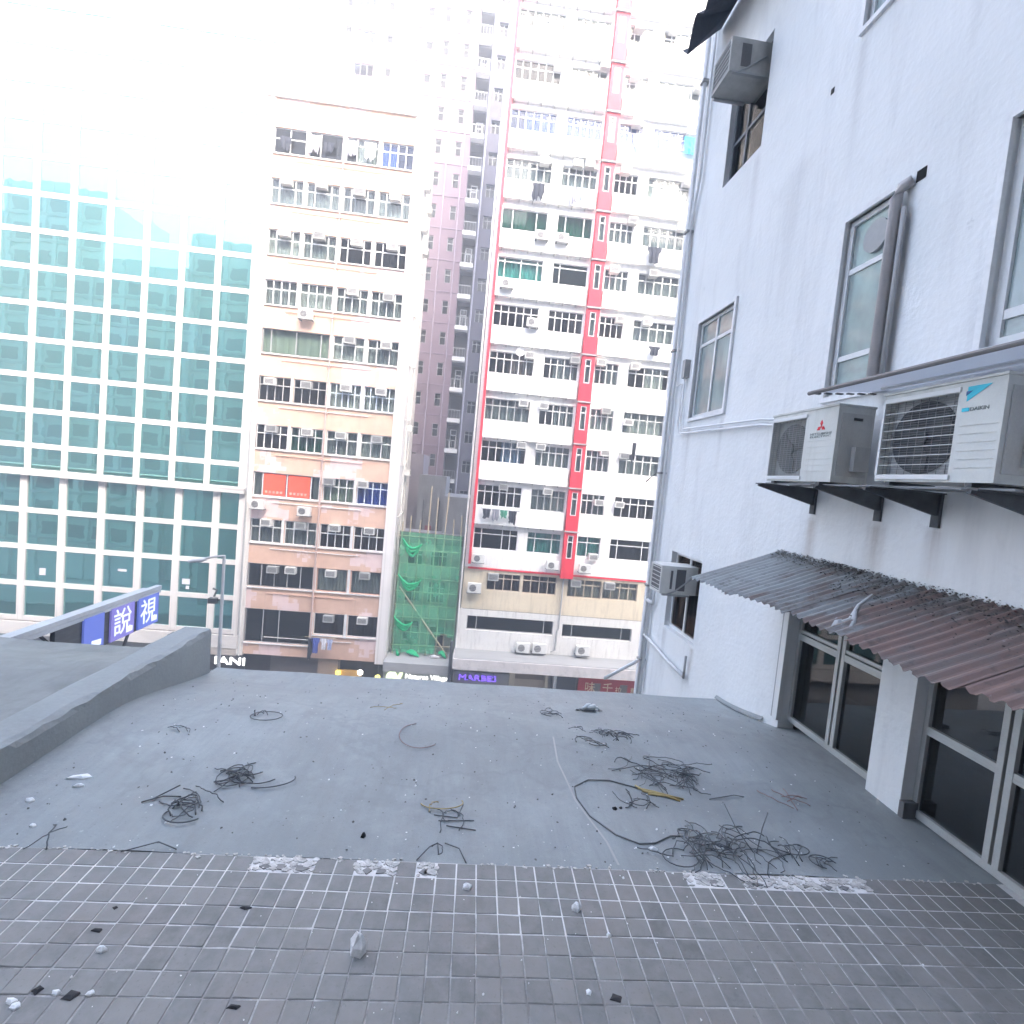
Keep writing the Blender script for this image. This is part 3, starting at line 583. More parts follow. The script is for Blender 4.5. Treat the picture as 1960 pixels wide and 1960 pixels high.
R_AC = [(2,0,.42,26.65,0),(2,2,7.22,27.38,0),(2,3,9.32,27.6,0),(3,0,2.64,24.55,0),(3,1,5.4,24.95,0),(3,2,7.26,24.62,0),(3,3,11.2,24.49,0),(4,2,7.66,21.99,0),(4,3,11.07,21.9,0),(5,0,2.34,19.06,0),(5,1,4.34,19.18,0),(5,1,5.07,19.22,0),(5,2,7.27,19.16,0),(5,3,11.2,19.0,0),(6,0,2.56,14.62,1),(6,1,3.79,14.62,1),(6,2,8.02,16.3,0),(6,3,11.1,16.3,0),(7,0,.74,11.6,1),(7,2,7.21,13.3,0),(7,3,9.65,13.35,0),
 (8,0,2.5,9.5,1),(8,2,7.88,10.38,0),(8,3,9.59,10.42,0),(9,0,2.52,7.62,0),(9,1,5.33,7.62,0),(9,2,6.96,7.66,0),(9,3,9.13,7.66,0),(10,0,2.42,4.70,0),(10,1,3.68,4.66,0),(10,2,7.59,4.76,0),(10,3,9.06,4.2,0),(11,0,2.54,2.15,0),(11,1,3.73,2.15,0),(11,2,7.8,2.17,0),(11,3,9.03,2.1,0),(12,0,1.66,-.53,0),(12,1,4.44,-.57,0),(12,2,7.75,-.96,0),(12,3,9.05,-.97,0),(13,0,.51,-5.05,1),(13,1,5.15,-5.1,1),(13,2,7.73,-4.42,0),(13,2,7.2,-5.15,1)]
seen = {}
for k, c, u, z, o_ in R_AC:
    n = seen.get((k,c), 0); seen[(k,c)] = n+1
    ac(u, z, YF-(.45 if o_ else (.10 if k > 8 or c > 1 else .08)), '%s, %s column, %s window row above red line, white block%s' % ('outdoor air conditioner' if o_ else 'air conditioner box', ORD[c], ORD[13-k], ', right one' if n else ''), 'air conditioners on the white block', AC_O if o_ else (AC_W if (k*3+c) % 4 else AC_WD), .95)
for u, z, y, l, me in ((.42,-6.94,.3,'outdoor air conditioner at the left end of the cream storey',AC_O),(1.55,-6.2,.05,'air conditioner box in the leftmost window of the cream storey',AC_WD),(6.8,-6.2,.05,'air conditioner box in the third window of the cream storey',AC_WD),(9.0,-6.2,.05,'air conditioner box in the fourth window of the cream storey',AC_WD),
   (3.8,-10.5,.35,'left outdoor air conditioner of the pair above the shop canopy',AC_O),(4.83,-10.48,.35,'right outdoor air conditioner of the pair above the shop canopy',AC_O),(7.63,-10.42,.35,'lone outdoor air conditioner above the shop canopy',AC_O)):
    ac(u, z, YF-y, l, 'air conditioners above the shops', me, 1.1)
for u, z, w, h, m, l, sh in ((2.1,17.55,.75,.95,GD,'black washing below the left column of the white block','rag'),(4.2,17.6,.5,1.0,GCG,'grey washing below the second column of the white block','rag'),(4.75,17.6,.4,.8,GLB,'pale washing below the second column of the white block','rag'),(9.45,14.75,.9,.95,GD,'dark jacket hung below the right column near the top','shirt'),(11.1,21.35,1.1,.95,GC,'bright cyan towel hung by the right column of the white block','towel'),(7.8,21.0,.6,.9,GLB,'pale blue washing under the window right of the red strip','rag'),(10.1,8.9,.75,.55,GD,'small black garment pegged below the right column','shirt'),(9.5,2.95,.28,1.25,GD,'long black folded umbrella shape hung before the right column','rag'),
   (.75,-1.95,.5,.6,GD,'black washing at the left of the row under the bars','rag'),(1.3,-1.95,.45,.75,GCG,'grey washing second in the row under the bars','rag'),(1.8,-1.95,.45,.5,M('green_cloth',(.08,.30,.20),.9),'dark green washing third in the row under the bars','rag'),(2.35,-1.95,.5,.8,GD,'black washing at the right of the row under the bars','rag')):
    garment(u, YF-.55, z, w, h, m, l, 'washing on the white block', seed=int(u*7+z), shape=sh)
mb = MB(); mb.tube([(.4,YF-.55,-1.92),(2.8,YF-.55,-1.94)], .02, 5)
for x in (.5, 2.7): mb.tube([(x,YF,-1.92),(x,YF-.56,-1.92)], .02, 5)
tag(mb.obj('clothes_pole', STEEL), 'washing pole at the second row above the red line', 'pole')
# dish-shaped white discs, added in place of round bright spots
def dish(x, y, z, r, label):
    mb = MB(); n = 20; rings = 4; P = []
    for j in range(rings+1):
        q = r*j/rings; P.append([(q*math.cos(2*math.pi*i/n), -.35*(q*q)/r, q*math.sin(2*math.pi*i/n)) for i in range(n)])
    for j in range(1, rings+1):
        for i in range(n):
            k = (i+1) % n; mb.face([P[j-1][i],P[j-1][k],P[j][k],P[j][i]]); mb.face([(a,b_+.04*r,c) for a,b_,c in (P[j][i],P[j][k],P[j-1][k],P[j-1][i])])
    mb.tube([(0,.02,0),(0,.5*r,-.1*r),(0,.9*r,-.4*r)], .05*r, 6); mb.tube([(0,-.3*r,-.85*r),(0,-.8*r,0)], .02*r, 5)
    tag(mb.obj('white_disc', FRAME, None, (x,y,z)), label, 'satellite dish')
dish(1.9, YF-.5, 7.68, .26, 'small white disc for a round bright spot before fifth window row')

# ------------------------------------------------------------------ towers in the alley
mv = empty('tower_block', (-10, 54, -17), 'tall mauve tower with small windows and outside pipes in alley', 'building')
wz = [60.5-3.12*i for i in range(24)]
H1 = []
for z in wz:
    for x, w, h in ((-6.82,.62,1.35),(-4.82,.62,1.35),(-8.46,.7,.75),(-12.3,.6,.75)): H1.append((x-w/2, x+w/2, z-h/2, z+h/2))
    H1 += [(-15.6,-13.7,z-.05-.55,z-.05+.55), (-16.6,-16.0,z-.65,z+.6)]
mb = MB(); holes_mesh(mb, -17.6, -3.65, -10, 63, H1, FX(54), .3); body(mb, -17.6, -3.65, 54.3, 66, -17, 63); mb.obj('wall', MAUVE, mv)
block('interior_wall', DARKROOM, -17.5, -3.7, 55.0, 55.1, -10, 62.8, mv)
for i, h in enumerate(H1):
    big = h[1]-h[0] > 1.5
    window(mv, h[0], h[1], h[2], h[3], 54.15, (1,1,1) if big else (1,), 0 if big or h[3]-h[2] < 1 else .4, GREYF, GLASS_B if big else GLASS_D, None, b=.06)
mb = MB()
for x in (-7.5, -5.9, -4.3): mb.tube([(x,53.9,62),(x,53.9,-8)], .07, 5)
mb.obj('drain_pipe', M('pale_mauve_pipe', (.38,.31,.36), .6), mv)
for z in wz: block('string_course', M('mauve_band', (.27,.20,.25), .7), -17.5, -3.7, 53.94, 53.998, z-1.62, z-1.5, mv)
dk = empty('tower_block', (-1, 54, -17), 'narrow dark violet tower with white balconies squeezed in the alley', 'building')
mb = MB(); bz = [60.2-3.13*i for i in range(23)]
Hb = [(-3.6,-2.35,z-1.35,z+1.25) for z in bz]; Hw = [(-1.75,-.85,z-.55,z+.75) for z in bz]
holes_mesh(mb, -3.65, 4, -10, 63, Hb+Hw, FX(54.4), 1.2); body(mb, -3.65, 4, 55.7, 66, -17, 63); mb.obj('wall', VIOLET, dk)
block('interior_wall', DARKROOM, -3.6, 3.9, 55.6, 55.68, -10, 62.9, dk)
for i, z in enumerate(bz):
    block('balcony_slab', WHITE, -3.66, -2.36, 53.55, 54.39, z-1.72, z-1.30, dk)
    mb = MB()
    for x in (-3.55,-3.25,-2.95,-2.65,-2.4): mb.box(x-.02, x+.02, 53.58, 53.62, z-1.3, z-.45)
    mb.box(-3.6,-2.38,53.57,53.63,z-.47,z-.40); mb.obj('railing', GREYF, dk)
    window(dk, -1.75, -.85, z-.55, z+.75, 54.7, (1,1), .3, GREYF, GLASS_D, None, b=.06)
    if i % 2 == 0: window(dk, -3.3, -2.6, z-1.2, z+.8, 55.2, (1,), .3, FRAME, GLASS_D, None, b=.1)
mb = MB(); mb.tube([(-2.15,54.2,62),(-2.15,54.2,-8)], .10, 6); mb.obj('drain_pipe', M('pale_violet_pipe', (.34,.34,.40), .5), dk)
dish(-14.8, 52.6, 39.4, 1.25, 'big white disc in place of a glare blob before the mauve tower')  # white disc added in place of a blob of glare
lw = empty('low_building', (-2.5, 40, -17), 'low grey annexe buildings at the foot of the alley', 'building')
GREYR = M('grey_render', (.24,.25,.27), .85, .15, .6, stain=(.11,.11,.13), stain_amt=.6)
mb = MB(); mb.box(-4.9,-2.6,44,50,-17,-.3).obj('wall', GREYR, lw); mb = MB(); mb.box(-2.55,1.5,42.5,50,-17,-1.9).obj('wall', M('grey_render2', (.29,.30,.32), .85, .12, .5), lw)
mb = MB(); mb.box(-6.5,-4.95,47,52,-17,1.5).obj('wall', M('mauve_grey_render', (.25,.22,.25), .85, .15, .5), lw)
block('hatch', M('maroon_door', (.24,.04,.06), .6), -4.1, -3.55, 43.9, 43.98, -5.9, -4.6, lw)
for x in (-4.35, -3.0): block('pipe', DSTEEL, x-.06, x+.06, 43.85, 43.97, -5.5, -2.4, lw)
block('shed_roof', M('shed_sheet', (.34,.36,.40), .6), -5.9, -1.0, 38.5, 43.8, -5.1, -4.98, lw)
nb = empty('low_building', (-2.6, YF+2.5, -17), 'two storey shop house behind the green scaffold net', 'building')
H2 = [(-4.1,-3.1,-8.6,-7.2),(-2.6,-1.5,-8.6,-7.2),(-4.0,-3.0,-11.2,-9.9),(-2.3,-1.2,-11.6,-10.2),(-4.1,-3.1,-6.2,-5.2),(-2.6,-1.5,-6.2,-5.2)]
mb = MB(); holes_mesh(mb, -4.7, -.5, -12.0, -4.7, H2, FX(YF+1.6), .3); mb.box(-4.7,-.5,YF+1.95,YF+6,-12,-4.7,0,'xXYZ'); mb.obj('wall', M('weathered_render', (.33,.33,.29), .85, .2, .8, stain=(.12,.12,.11), stain_amt=.6), nb)
block('interior_wall', DARKROOM, -4.6, -.6, YF+2.4, YF+2.5, -12, -4.8, nb)
for h in H2: window(nb, *h, YF+1.8, (1,1), .3, GREYF, GLASS_D)
block('parapet', M('dark_coping', (.12,.115,.11), .9), -4.72, -.48, YF+1.4, YF+1.8, -4.68, -4.0, nb)
block('shop_canopy', CONC, -4.72, -.55, YF-.9, YF+1.58, -12.4, -11.82, nb)
block('fascia', M('grey_fascia', (.34,.35,.34), .7), -4.7, -.55, YF-.7, YF+.2, -14.2, -12.42, nb)
# scaffold: bamboo poles carrying green netting
sf = empty('scaffold', (-2.5, YF+.6, -11.8), 'bamboo scaffold hung with torn green debris netting', 'scaffold')
rr = random.Random(12)
for i in range(8):
    x = -4.45+i*.54; top = [-3.3,-2.9,-3.1,-.9,-1.6,-1.2,-2.9,-2.6][i]
    mb = MB(); mb.tube([(x+rr.uniform(-.08,.08),YF+.75,-11.82),(x+rr.uniform(-.05,.05),YF+.72,-7),(x+rr.uniform(-.08,.1),YF+.7,top)], .045, 6); mb.obj('pole', BAMBOO, sf)
for j in range(9):
    z = -11.2+j*.88; mb = MB(); mb.tube([(-4.6,YF+.66,z+rr.uniform(-.05,.05)),(-.6,YF+.66,z+rr.uniform(-.08,.08))], .035, 6); mb.obj('pole', BAMBOO, sf)
mb = MB(); mb.tube([(-4.3,YF+.5,-7.4),(-.9,YF+.45,-11.7)], .05, 6); mb.obj('pole', BAMBOO, sf)
def net_mat():
    m = bpy.data.materials.new('green_net'); m.use_nodes = True; t = m.node_tree; b = t.nodes['Principled BSDF']; out = t.nodes['Material Output']
    tc = N(t, 'ShaderNodeTexCoord'); n = noise(t, tc.outputs['Object'], 1.2, 5, .65)
    t.links.new(ramp(t, n, [(.3, (.06,.42,.22)), (.7, (.14,.62,.36))]), b.inputs['Base Color']); b.inputs['Roughness'].default_value = .8
    tr = N(t, 'ShaderNodeBsdfTransparent'); tr.inputs[0].default_value = (.75,1,.85,1)
    mx = N(t, 'ShaderNodeMixShader'); t.links.new(ramp(t, noise(t, tc.outputs['Object'], .8, 5, .7), [(.35, (.28,)*3), (.75, (.60,)*3)]), mx.inputs[0])
    t.links.new(tr.outputs[0], mx.inputs[1]); t.links.new(b.outputs[0], mx.inputs[2]); t.links.new(mx.outputs[0], out.inputs[0]); return m
NET = net_mat(); NETD = M('bunched_green_net', (.02,.45,.19), .8, .3, 4)
mb = MB(); nx, nz = 26, 40
def np(i, j): 
    x = -4.45+3.85*i/nx; z = -11.6+7.7*j/nz
    return (x, YF+.48+.05*math.sin(i*1.1+j*.5)+.05*math.sin(j*.9), z)
for j in range(nz):
    for i in range(nx):
        if j < 7 and i > 17 and j < 7-abs(i-21)*.6: continue        # torn hole at the foot
        mb.face([np(i,j),np(i+1,j),np(i+1,j+1),np(i,j+1)])
mb.obj('net', NET, sf, smooth=True)
def bunch(x0, x1, z0, drop, seed):
    rr = random.Random(seed); mb = MB(); n = 10
    for k in range(3):
        pts = [(x0+(x1-x0)*i/n, YF+.38-.04*k, z0-drop*math.sin(math.pi*i/n)*(1-.25*k)-.3*(i/n)+rr.uniform(-.04,.04)) for i in range(n+1)]
        mb.tube(pts, [.03+.06*math.sin(math.pi*i/n) for i in range(n+1)], 6)
    mb.obj('net_bundle', NETD, sf, smooth=True)
bunch(-4.4,-3.0,-6.6,.8,1); bunch(-4.45,-3.3,-9.3,.7,2); bunch(-4.3,-3.1,-4.3,.9,3); bunch(-4.15,-3.95,-11.4,.3,4); bunch(-3.5,-2.7,-11.55,-.2,5); bunch(-1.5,-1.0,-11.5,-.25,6)
mb = MB(); mb.tube([(-2.0,YF+.3,-11.72),(-1.75,YF+.25,-11.68),(-1.4,YF+.3,-11.74)], [.05,.11,.04], 7); tag(mb.obj('plastic_sheet', GW, smooth=True), 'crumpled white plastic at the foot of the scaffold', 'plastic')
mb = MB(); mb.tube([(-.66,YF-.95,-17),(-.66,YF-.95,-10.2)], .09, 8); mb.box(-.80,-.52,YF-1.1,YF-.85,-13.3,-12.7); tag(mb.obj('sign_post', DSTEEL), 'dark post between the green scaffold and the shop canopy', 'post')

# ------------------------------------------------------------------ lettering
def text(name, body, mat, size, loc, parent=None, ext=.02, rot=(math.pi/2,0,0), width=None):
    c = bpy.data.curves.new(name, 'FONT'); c.body = body; c.size = size; c.extrude = ext; c.align_x = 'LEFT'; c.resolution_u = 3
    o = bpy.data.objects.new(name, c); COL.objects.link(o)
    dg = bpy.context.evaluated_depsgraph_get(); me = bpy.data.meshes.new_from_object(o.evaluated_get(dg)); bpy.data.objects.remove(o)
    me.materials.clear(); me.materials.append(mat)
    xs = [v.co.x for v in me.vertices]
    q = link(name, me, parent, loc, rot=rot)
    if width and xs: q.scale = (width/(max(xs)-min(xs)), 1, 1)
    return q
LW = emit('lit_white_letters', (1,1,.97), .22); LP = emit('lit_violet_letters', (.22,.10,1), .14); LG = emit('lit_lime', (.85,1,.55), .14)
s1 = empty('shop_sign', (-14.2, YF-.2, -12.9), 'white lit sign letters at the street corner of the glass block', 'sign')
block('backing', M('black_board', (.03,.03,.032), .5), -15.6, -13.2, YF-.14, YF-.09, -13.3, -12.36, s1)
text('lettering', 'IANI', LW, .66, (-15.0, YF-.24, -12.86), s1, .06, width=1.75)
s2 = empty('shop_sign', (-2.6, YF-.8, -13.3), 'white lit shop name with lime leaf emblem below green scaffold', 'sign')
mb = MB(); leaf = [(a, b+.22) for a, b in ((-4.55,-13.35),(-4.35,-13.4),(-4.15,-13.0),(-3.95,-13.4),(-3.7,-13.3),(-3.5,-12.75),(-3.48,-12.45),(-3.62,-12.5),(-3.8,-12.95),(-4.0,-12.6),(-4.2,-12.55),(-4.45,-12.8))]
mb.prism(leaf, lambda a,b,d: (a,d,b), YF-.82, YF-.72); mb.obj('emblem', LG, s2)
text('lettering', 'Natures Village', LW, .42, (-3.35, YF-.74, -12.82), s2, .03, width=2.6)
s3 = empty('shop_sign', (1.3, YF-.4, -13.3), 'violet lit sign letters on a grey panel with three spot lamps', 'sign')
block('backing', M('grey_panel', (.33,.32,.31), .6), -.38, 3.1, YF-.44, YF-.36, -13.9, -12.3, s3); text('lettering', 'MARBES', LP, .5, (-.1, YF-.50, -12.78), s3, .03, width=2.35)
for x in (.5,1.3,2.1):
    mb = MB(); mb.tube([(x,YF-.45,-12.3),(x,YF-.75,-12.25),(x,YF-.85,-12.42)], .02, 5); mb.tube([(x,YF-.85,-12.38),(x,YF-.83,-12.55)], [.04,.09], 7); mb.obj('spot_lamp', DSTEEL, s3)
s4 = empty('shop_sign', (9.4, YF-.4, -13), 'red restaurant signboard with pale Chinese characters', 'sign')
block('backing', M('red_board', (.50,.03,.035), .4, .1, 2), 7.55, 12.0, YF-.5, YF-.3, -13.6, -12.15, s4)
CRM = M('cream_print', (.85,.68,.45), .5); 
for i, (ch, x, s_) in enumerate((('味',7.95,.72),('千',9.1,.72),('拉',9.95,.45),('麵',10.95,.45))): text('lettering', ch, CRM, s_, (x, YF-.52, -12.98), s4, .02)
for x in (8.75, 10.5, 11.6): block('picture_panel', M('grey_picture', (.22,.20,.18), .6), x-.24, x+.24, YF-.53, YF-.505, -13.05, -12.45, s4)

# ------------------------------------------------------------------ our side of the street
LIVW = M('pale_street_render', (.50,.50,.49), .8, .08, .3)
def backtower(name, x0, x1, y0, y1, z1, nx, label, wz0=-12.0, mat=LIVW):
    root = empty(name, ((x0+x1)/2, y1, -17), label, 'building')
    MB().box(x0, x1, y0, y1, -17, z1).obj('wall', mat, root)
    dx = (x1-x0)/nx; z = wz0; k = 0
    while z < z1-3:
        for i in range(nx):
            xa = x0+dx*(i+.18); block('window', GLO, xa, xa+dx*.64, y1, y1+.05, z, z+1.55, root)
        block('band', BAND, x0+.1, x1-.1, y1, y1+.35, z-.55, z-.25, root)
        z += 3.0
    for i in range(nx+1): block('column', mat, x0+dx*i-.25, x0+dx*i+.25, y1, y1+.3, -17, z1-.2, root)
    return root
GLO = M('dull_window', (.06,.08,.09), .2, .3, 1, spec=.5); BAND = M('street_band', (.32,.32,.32), .8)
backtower('street_building', -3.0, 45, -16, -.6, 31.0, 14, 'tall pale building behind the viewer, shading the roof', 2.6)
backtower('street_building', -37.5, -3.05, -16, -.9, 27.0, 11, 'pale tower beyond the parapet, mirrored in the teal glass', 1.5)
backtower('street_building', -48.6, -37.6, -14, .2, 22.5, 4, 'lower white apartment block mirrored in the middle of the teal glass')
backtower('street_building', -60.0, -48.7, -14, .1, 31.0, 4, 'taller white apartment block mirrored at the left of teal glass')
backtower('street_building', -95.0, -61.0, -14, -.3, 27.0, 11, 'lower white block at the far end of the mirrored street')

# roof terrace
def smooth(a, b, x): x = max(0, min(1, (x-a)/(b-a))); return x*x*(3-2*x)
ZR = -2.03
mb = MB(); nx, ny = 44, 40; X0, X1, Y0, Y1 = -2.62, 3.27, 2.566, 5.62
rr = random.Random(5)
def rz_(x, y):
    dz = -.29*smooth(3.9, 5.7, y)
    return ZR-.004+dz + .006*math.sin(x*2.1+1)*math.sin(y*1.7) + .004*math.sin(x*5.3+y*4.1)
G = [[(X0+(X1-X0)*i/nx, Y0+(Y1-Y0)*j/ny, rz_(X0+(X1-X0)*i/nx, Y0+(Y1-Y0)*j/ny)) for i in range(nx+1)] for j in range(ny+1)]
for j in range(ny):
    for i in range(nx): mb.face([G[j][i],G[j][i+1],G[j+1][i+1],G[j+1][i]])
for i in range(nx): mb.face([G[ny][i],G[ny][i+1],(G[ny][i+1][0],G[ny][i+1][1],-17),(G[ny][i][0],G[ny][i][1],-17)][::-1])
roof = mb.obj('roof_terrace', ROOF, smooth=True); tag(roof, kind='structure')
mb = MB(); mb.box(-2.62,3.2,-.55,2.565,-17,ZR-.0025); bed = mb.obj('tiled_terrace', GROUT); tag(bed, kind='structure')
# tiles, one by one
def tile_mesh(k):
    rr = random.Random(k); mb = MB(); s = .0484; h = .014; e = .003
    j = lambda: rr.uniform(-.0018,.0018)
    b0 = [(-s+j(),-s+j()),(s+j(),-s+j()),(s+j(),s+j()),(-s+j(),s+j())]
    mb.face([(x*(1-e/s),y*(1-e/s),h) for x,y in b0])
    for i in range(4):
        a, c = b0[i], b0[(i+1)%4]; A = (a[0]*(1-e/s),a[1]*(1-e/s)); C = (c[0]*(1-e/s),c[1]*(1-e/s))
        mb.face([(*a,h-.0022),(*c,h-.0022),(*C,h),(*A,h)]); mb.face([(*a,0),(*c,0),(*c,h-.0022),(*a,h-.0022)])
    me = mb.mesh('tile'); me.materials.append(TILE); return me
TM = [tile_mesh(k) for k in range(6)]
PIT = .102; rr = random.Random(21); tl_list = []; EDGE = 2.565
missing = {(0,x) for x in (-9,-8,-7,-4,-3,-1)} | {(0,x) for x in (13,14,16,17,18,19,20,21,22)}
for row in range(0, 11):
    for cx in range(-27, 34):
        x, y = cx*PIT+.02, EDGE-PIT/2-row*PIT
        if x < -2.55 or x > 3.1: continue
        if (row, cx) in missing: continue
        d = math.hypot(x-.2, y)
        vis = y > 1.68 and abs(x-.13) < 1.0*y+.35
        tl_list.append((0 if vis else 1, y*1.0 + abs(x)*.02, x, y, row, cx))
tl_list.sort()
rest = MB()
for n, (v, _, x, y, row, cx) in enumerate(tl_list):
    z = ZR-.014+rr.uniform(-.0012,.0014)
    if n < 300:
        link('tile', TM[rr.randrange(6)], bed, (x+rr.uniform(-.001,.001), y+rr.uniform(-.001,.001), z), rot=(rr.gauss(0,.010), rr.gauss(0,.010), rr.choice((0,1,2,3))*math.pi/2+rr.uniform(-.012,.012)))
    else: 
        s = .0470; rest.box(x-s, x+s, y-s, y+s, z, z+.0135)
tag(rest.obj('tile_field', TILE, bed), kind='stuff')
# broken mortar along the edge where tiles are gone
mb = MB(); rr = random.Random(8); MORT = M('crumbling_mortar', (.56,.55,.53), .95, .45, 22, .8, 90)
for row, cx in sorted(missing) + [(-1, c_) for c_ in range(-24, 30)]:
    for q in range(24 if row == 0 else rr.randrange(0, 9)):
        x, y = cx*PIT+.02+rr.uniform(-.056,.056), (EDGE-PIT/2+rr.uniform(-.040,.044) if row == 0 else EDGE+rr.gauss(0,.007)); k = rr.randrange(5,8); r0 = rr.uniform(.004,.019) if row == 0 else rr.uniform(.003,.010); h0 = rr.uniform(.001,.006)
        P = [(x+r0*rr.uniform(.5,1.2)*math.cos(6.28*i/k)*1.4, y+r0*rr.uniform(.5,1.2)*math.sin(6.28*i/k)) for i in range(k)]
        mb.face([(a_,b_,ZR-.002+h0) for a_,b_ in P])
        for i in range(k): (a_,b_),(c_,d_) = P[i],P[(i+1)%k]; mb.face([(a_*1.0,b_,ZR-.004),(c_,d_,ZR-.004),(c_,d_,ZR-.002+h0),(a_,b_,ZR-.002+h0)])
tag(mb.obj('mortar_bed', MORT, bed), kind='stuff')
for i in range(26):                                        # half broken tiles in the gaps
    row, cx = sorted(missing)[i % len(missing)]
    if rr.random() < .5: continue
    x, y = cx*PIT+.02+rr.uniform(-.02,.02), EDGE-PIT/2-row*PIT-.02; m2 = MB(); k = rr.randrange(4,6)
    poly = [(rr.uniform(.018,.045)*math.cos(2*math.pi*q/k), rr.uniform(.012,.03)*math.sin(2*math.pi*q/k)) for q in range(k)]
    m2.prism(poly, lambda a,b,d: (a,b,d), .011, 0); m2.obj('broken_tile', TILE, bed, (x, y, ZR-.008))
# grout ridge left proud near the edge
# seam in the roof coating
mb = MB(); pts = [(.79,3.95),(.77,3.6),(.80,3.35),(.82,3.15),(.88,2.95),(.93,2.78),(.95,2.6)]
for i in range(len(pts)-1):
    (a,b),(c,d) = pts[i],pts[i+1]; w = .006
    mb.face([(a-w,b,rz_(a,b)+.003),(a+w,b,rz_(a,b)+.003),(c+w,d,rz_(c,d)+.003),(c-w,d,rz_(c,d)+.003)])
mb.obj('seam', M('pale_sealant', (.42,.42,.42), .7), roof)
# parapet between the two roofs
mb = MB(); n = 110
prof = lambda y: [(-2.60, rz_(-2.6,y)-.05), (-2.605, -1.88), (-2.612+.010*math.sin(y*7)+.006*math.sin(y*31), -1.837+.009*math.sin(y*5)+.006*math.sin(y*23)), (-2.66, -1.826+.005*math.sin(y*9)), (-2.87, -1.832+.006*math.sin(y*4)), (-2.905+.008*math.sin(y*6), -1.85), (-2.91, -2.1)]
ys = [-.5+i*(5.42+.5)/n for i in range(n+1)]
for i in range(n):
    a, b = prof(ys[i]), prof(ys[i+1])
    for k in range(len(a)-1): mb.face([(a[k][0],ys[i],a[k][1]),(b[k][0],ys[i+1],b[k][1]),(b[k+1][0],ys[i+1],b[k+1][1]),(a[k+1][0],ys[i],a[k+1][1])][::-1])
e = prof(ys[-1]); mb.face([(p[0],ys[-1],p[1]) for p in e] + [(-2.91,ys[-1],-4),(-2.60,ys[-1],-4)])
tag(mb.obj('parapet_wall', M('painted_kerb_concrete', (.265,.288,.292), .7, .10, 2.2, .4, 35), smooth=False), 'low grey concrete parapet between the two flat roofs', 'parapet')
# neighbouring roof
mb = MB(); nx, ny = 40, 24
h_ = lambda x, y: -1.965+.010*math.sin(x*3+y*2)+.012*math.sin(x*1.3-y*4.1)-.16*smooth(4.5,5.6,y)
G = [[(-30+(27.1)*i/nx, -.9+6.45*j/ny, h_(-30+27.1*i/nx, -.9+6.45*j/ny)) for i in range(nx+1)] for j in range(ny+1)]
for j in range(ny):
    for i in range(nx): mb.face([G[j][i],G[j][i+1],G[j+1][i+1],G[j+1][i]])
for i in range(nx): mb.face([G[ny][i],G[ny][i+1],(G[ny][i+1][0],G[ny][i+1][1],-17),(G[ny][i][0],G[ny][i][1],-17)][::-1])
tag(mb.obj('neighbour_roof', ROOF2), kind='structure')
mb = MB(); mb.box(-3.06,-2.94,5.45,5.56,-2.3,-1.94); tag(mb.obj('roof_box', DSTEEL), 'small dark box at the end of the grey parapet', 'box')

# projecting street sign with lit screens
ls = empty('led_sign', (-6, 8.5, -3.4), 'projecting street sign with three blue lit screens beyond the roof', 'sign')
mb = MB(); mb.box(-6.10,-6.0,6.2,10.42,-2.79,-2.72); mb.box(-6.34,-6.0,6.2,10.40,-2.86,-2.795); mb.obj('top_rail', M('pale_rail', (.40,.42,.44), .5), ls)
block('backing', DSTEEL, -6.10, -6.03, 7.9, 10.38, -3.44, -2.87, ls)
mb = MB(); mb.tube([(-6.06,6.2,-2.76),(-6.06,5.5,-2.6)], .04, 6); mb.tube([(-6.06,9.6,-3.4),(-6.06,9.2,-4.2)], .03, 6); mb.tube([(-6.2,7.7,-2.8),(-6.06,8.0,-3.2),(-6.1,7.3,-3.3)], .03, 6); mb.obj('strut', DSTEEL, ls)
LED = emit('lit_pale_letters', (.75,.82,1), .075); EB = emit('lit_blue_screen', (.12,.17,.55), .055); EV = emit('lit_violet_screen', (.20,.18,.52), .055)
for y0, y1, m, ch in ((8.42,8.86,EB,None),(9.03,9.62,EV,'說'),(9.74,10.33,EB,'視')):
    block('screen', m, -6.025, -5.99, y0, y1, -3.42, -2.84, ls)
    if ch: text('lettering', ch, LED, .50, (-5.985, y0+.04, -3.30), ls, .004, rot=(math.pi/2,0,math.pi/2), width=.44)
    mb = MB(); mb.prism([(y0+.10+ (.28 if ch else .05),-3.36),(y0+.32+(.22 if ch else .05),-3.36),(y0+.33+(.22 if ch else .05),-3.27),(y0+.12+(.28 if ch else .05),-3.25)], lambda a,b,d: (d,a,b), -5.985, -5.99); mb.obj('lettering', LED, ls)
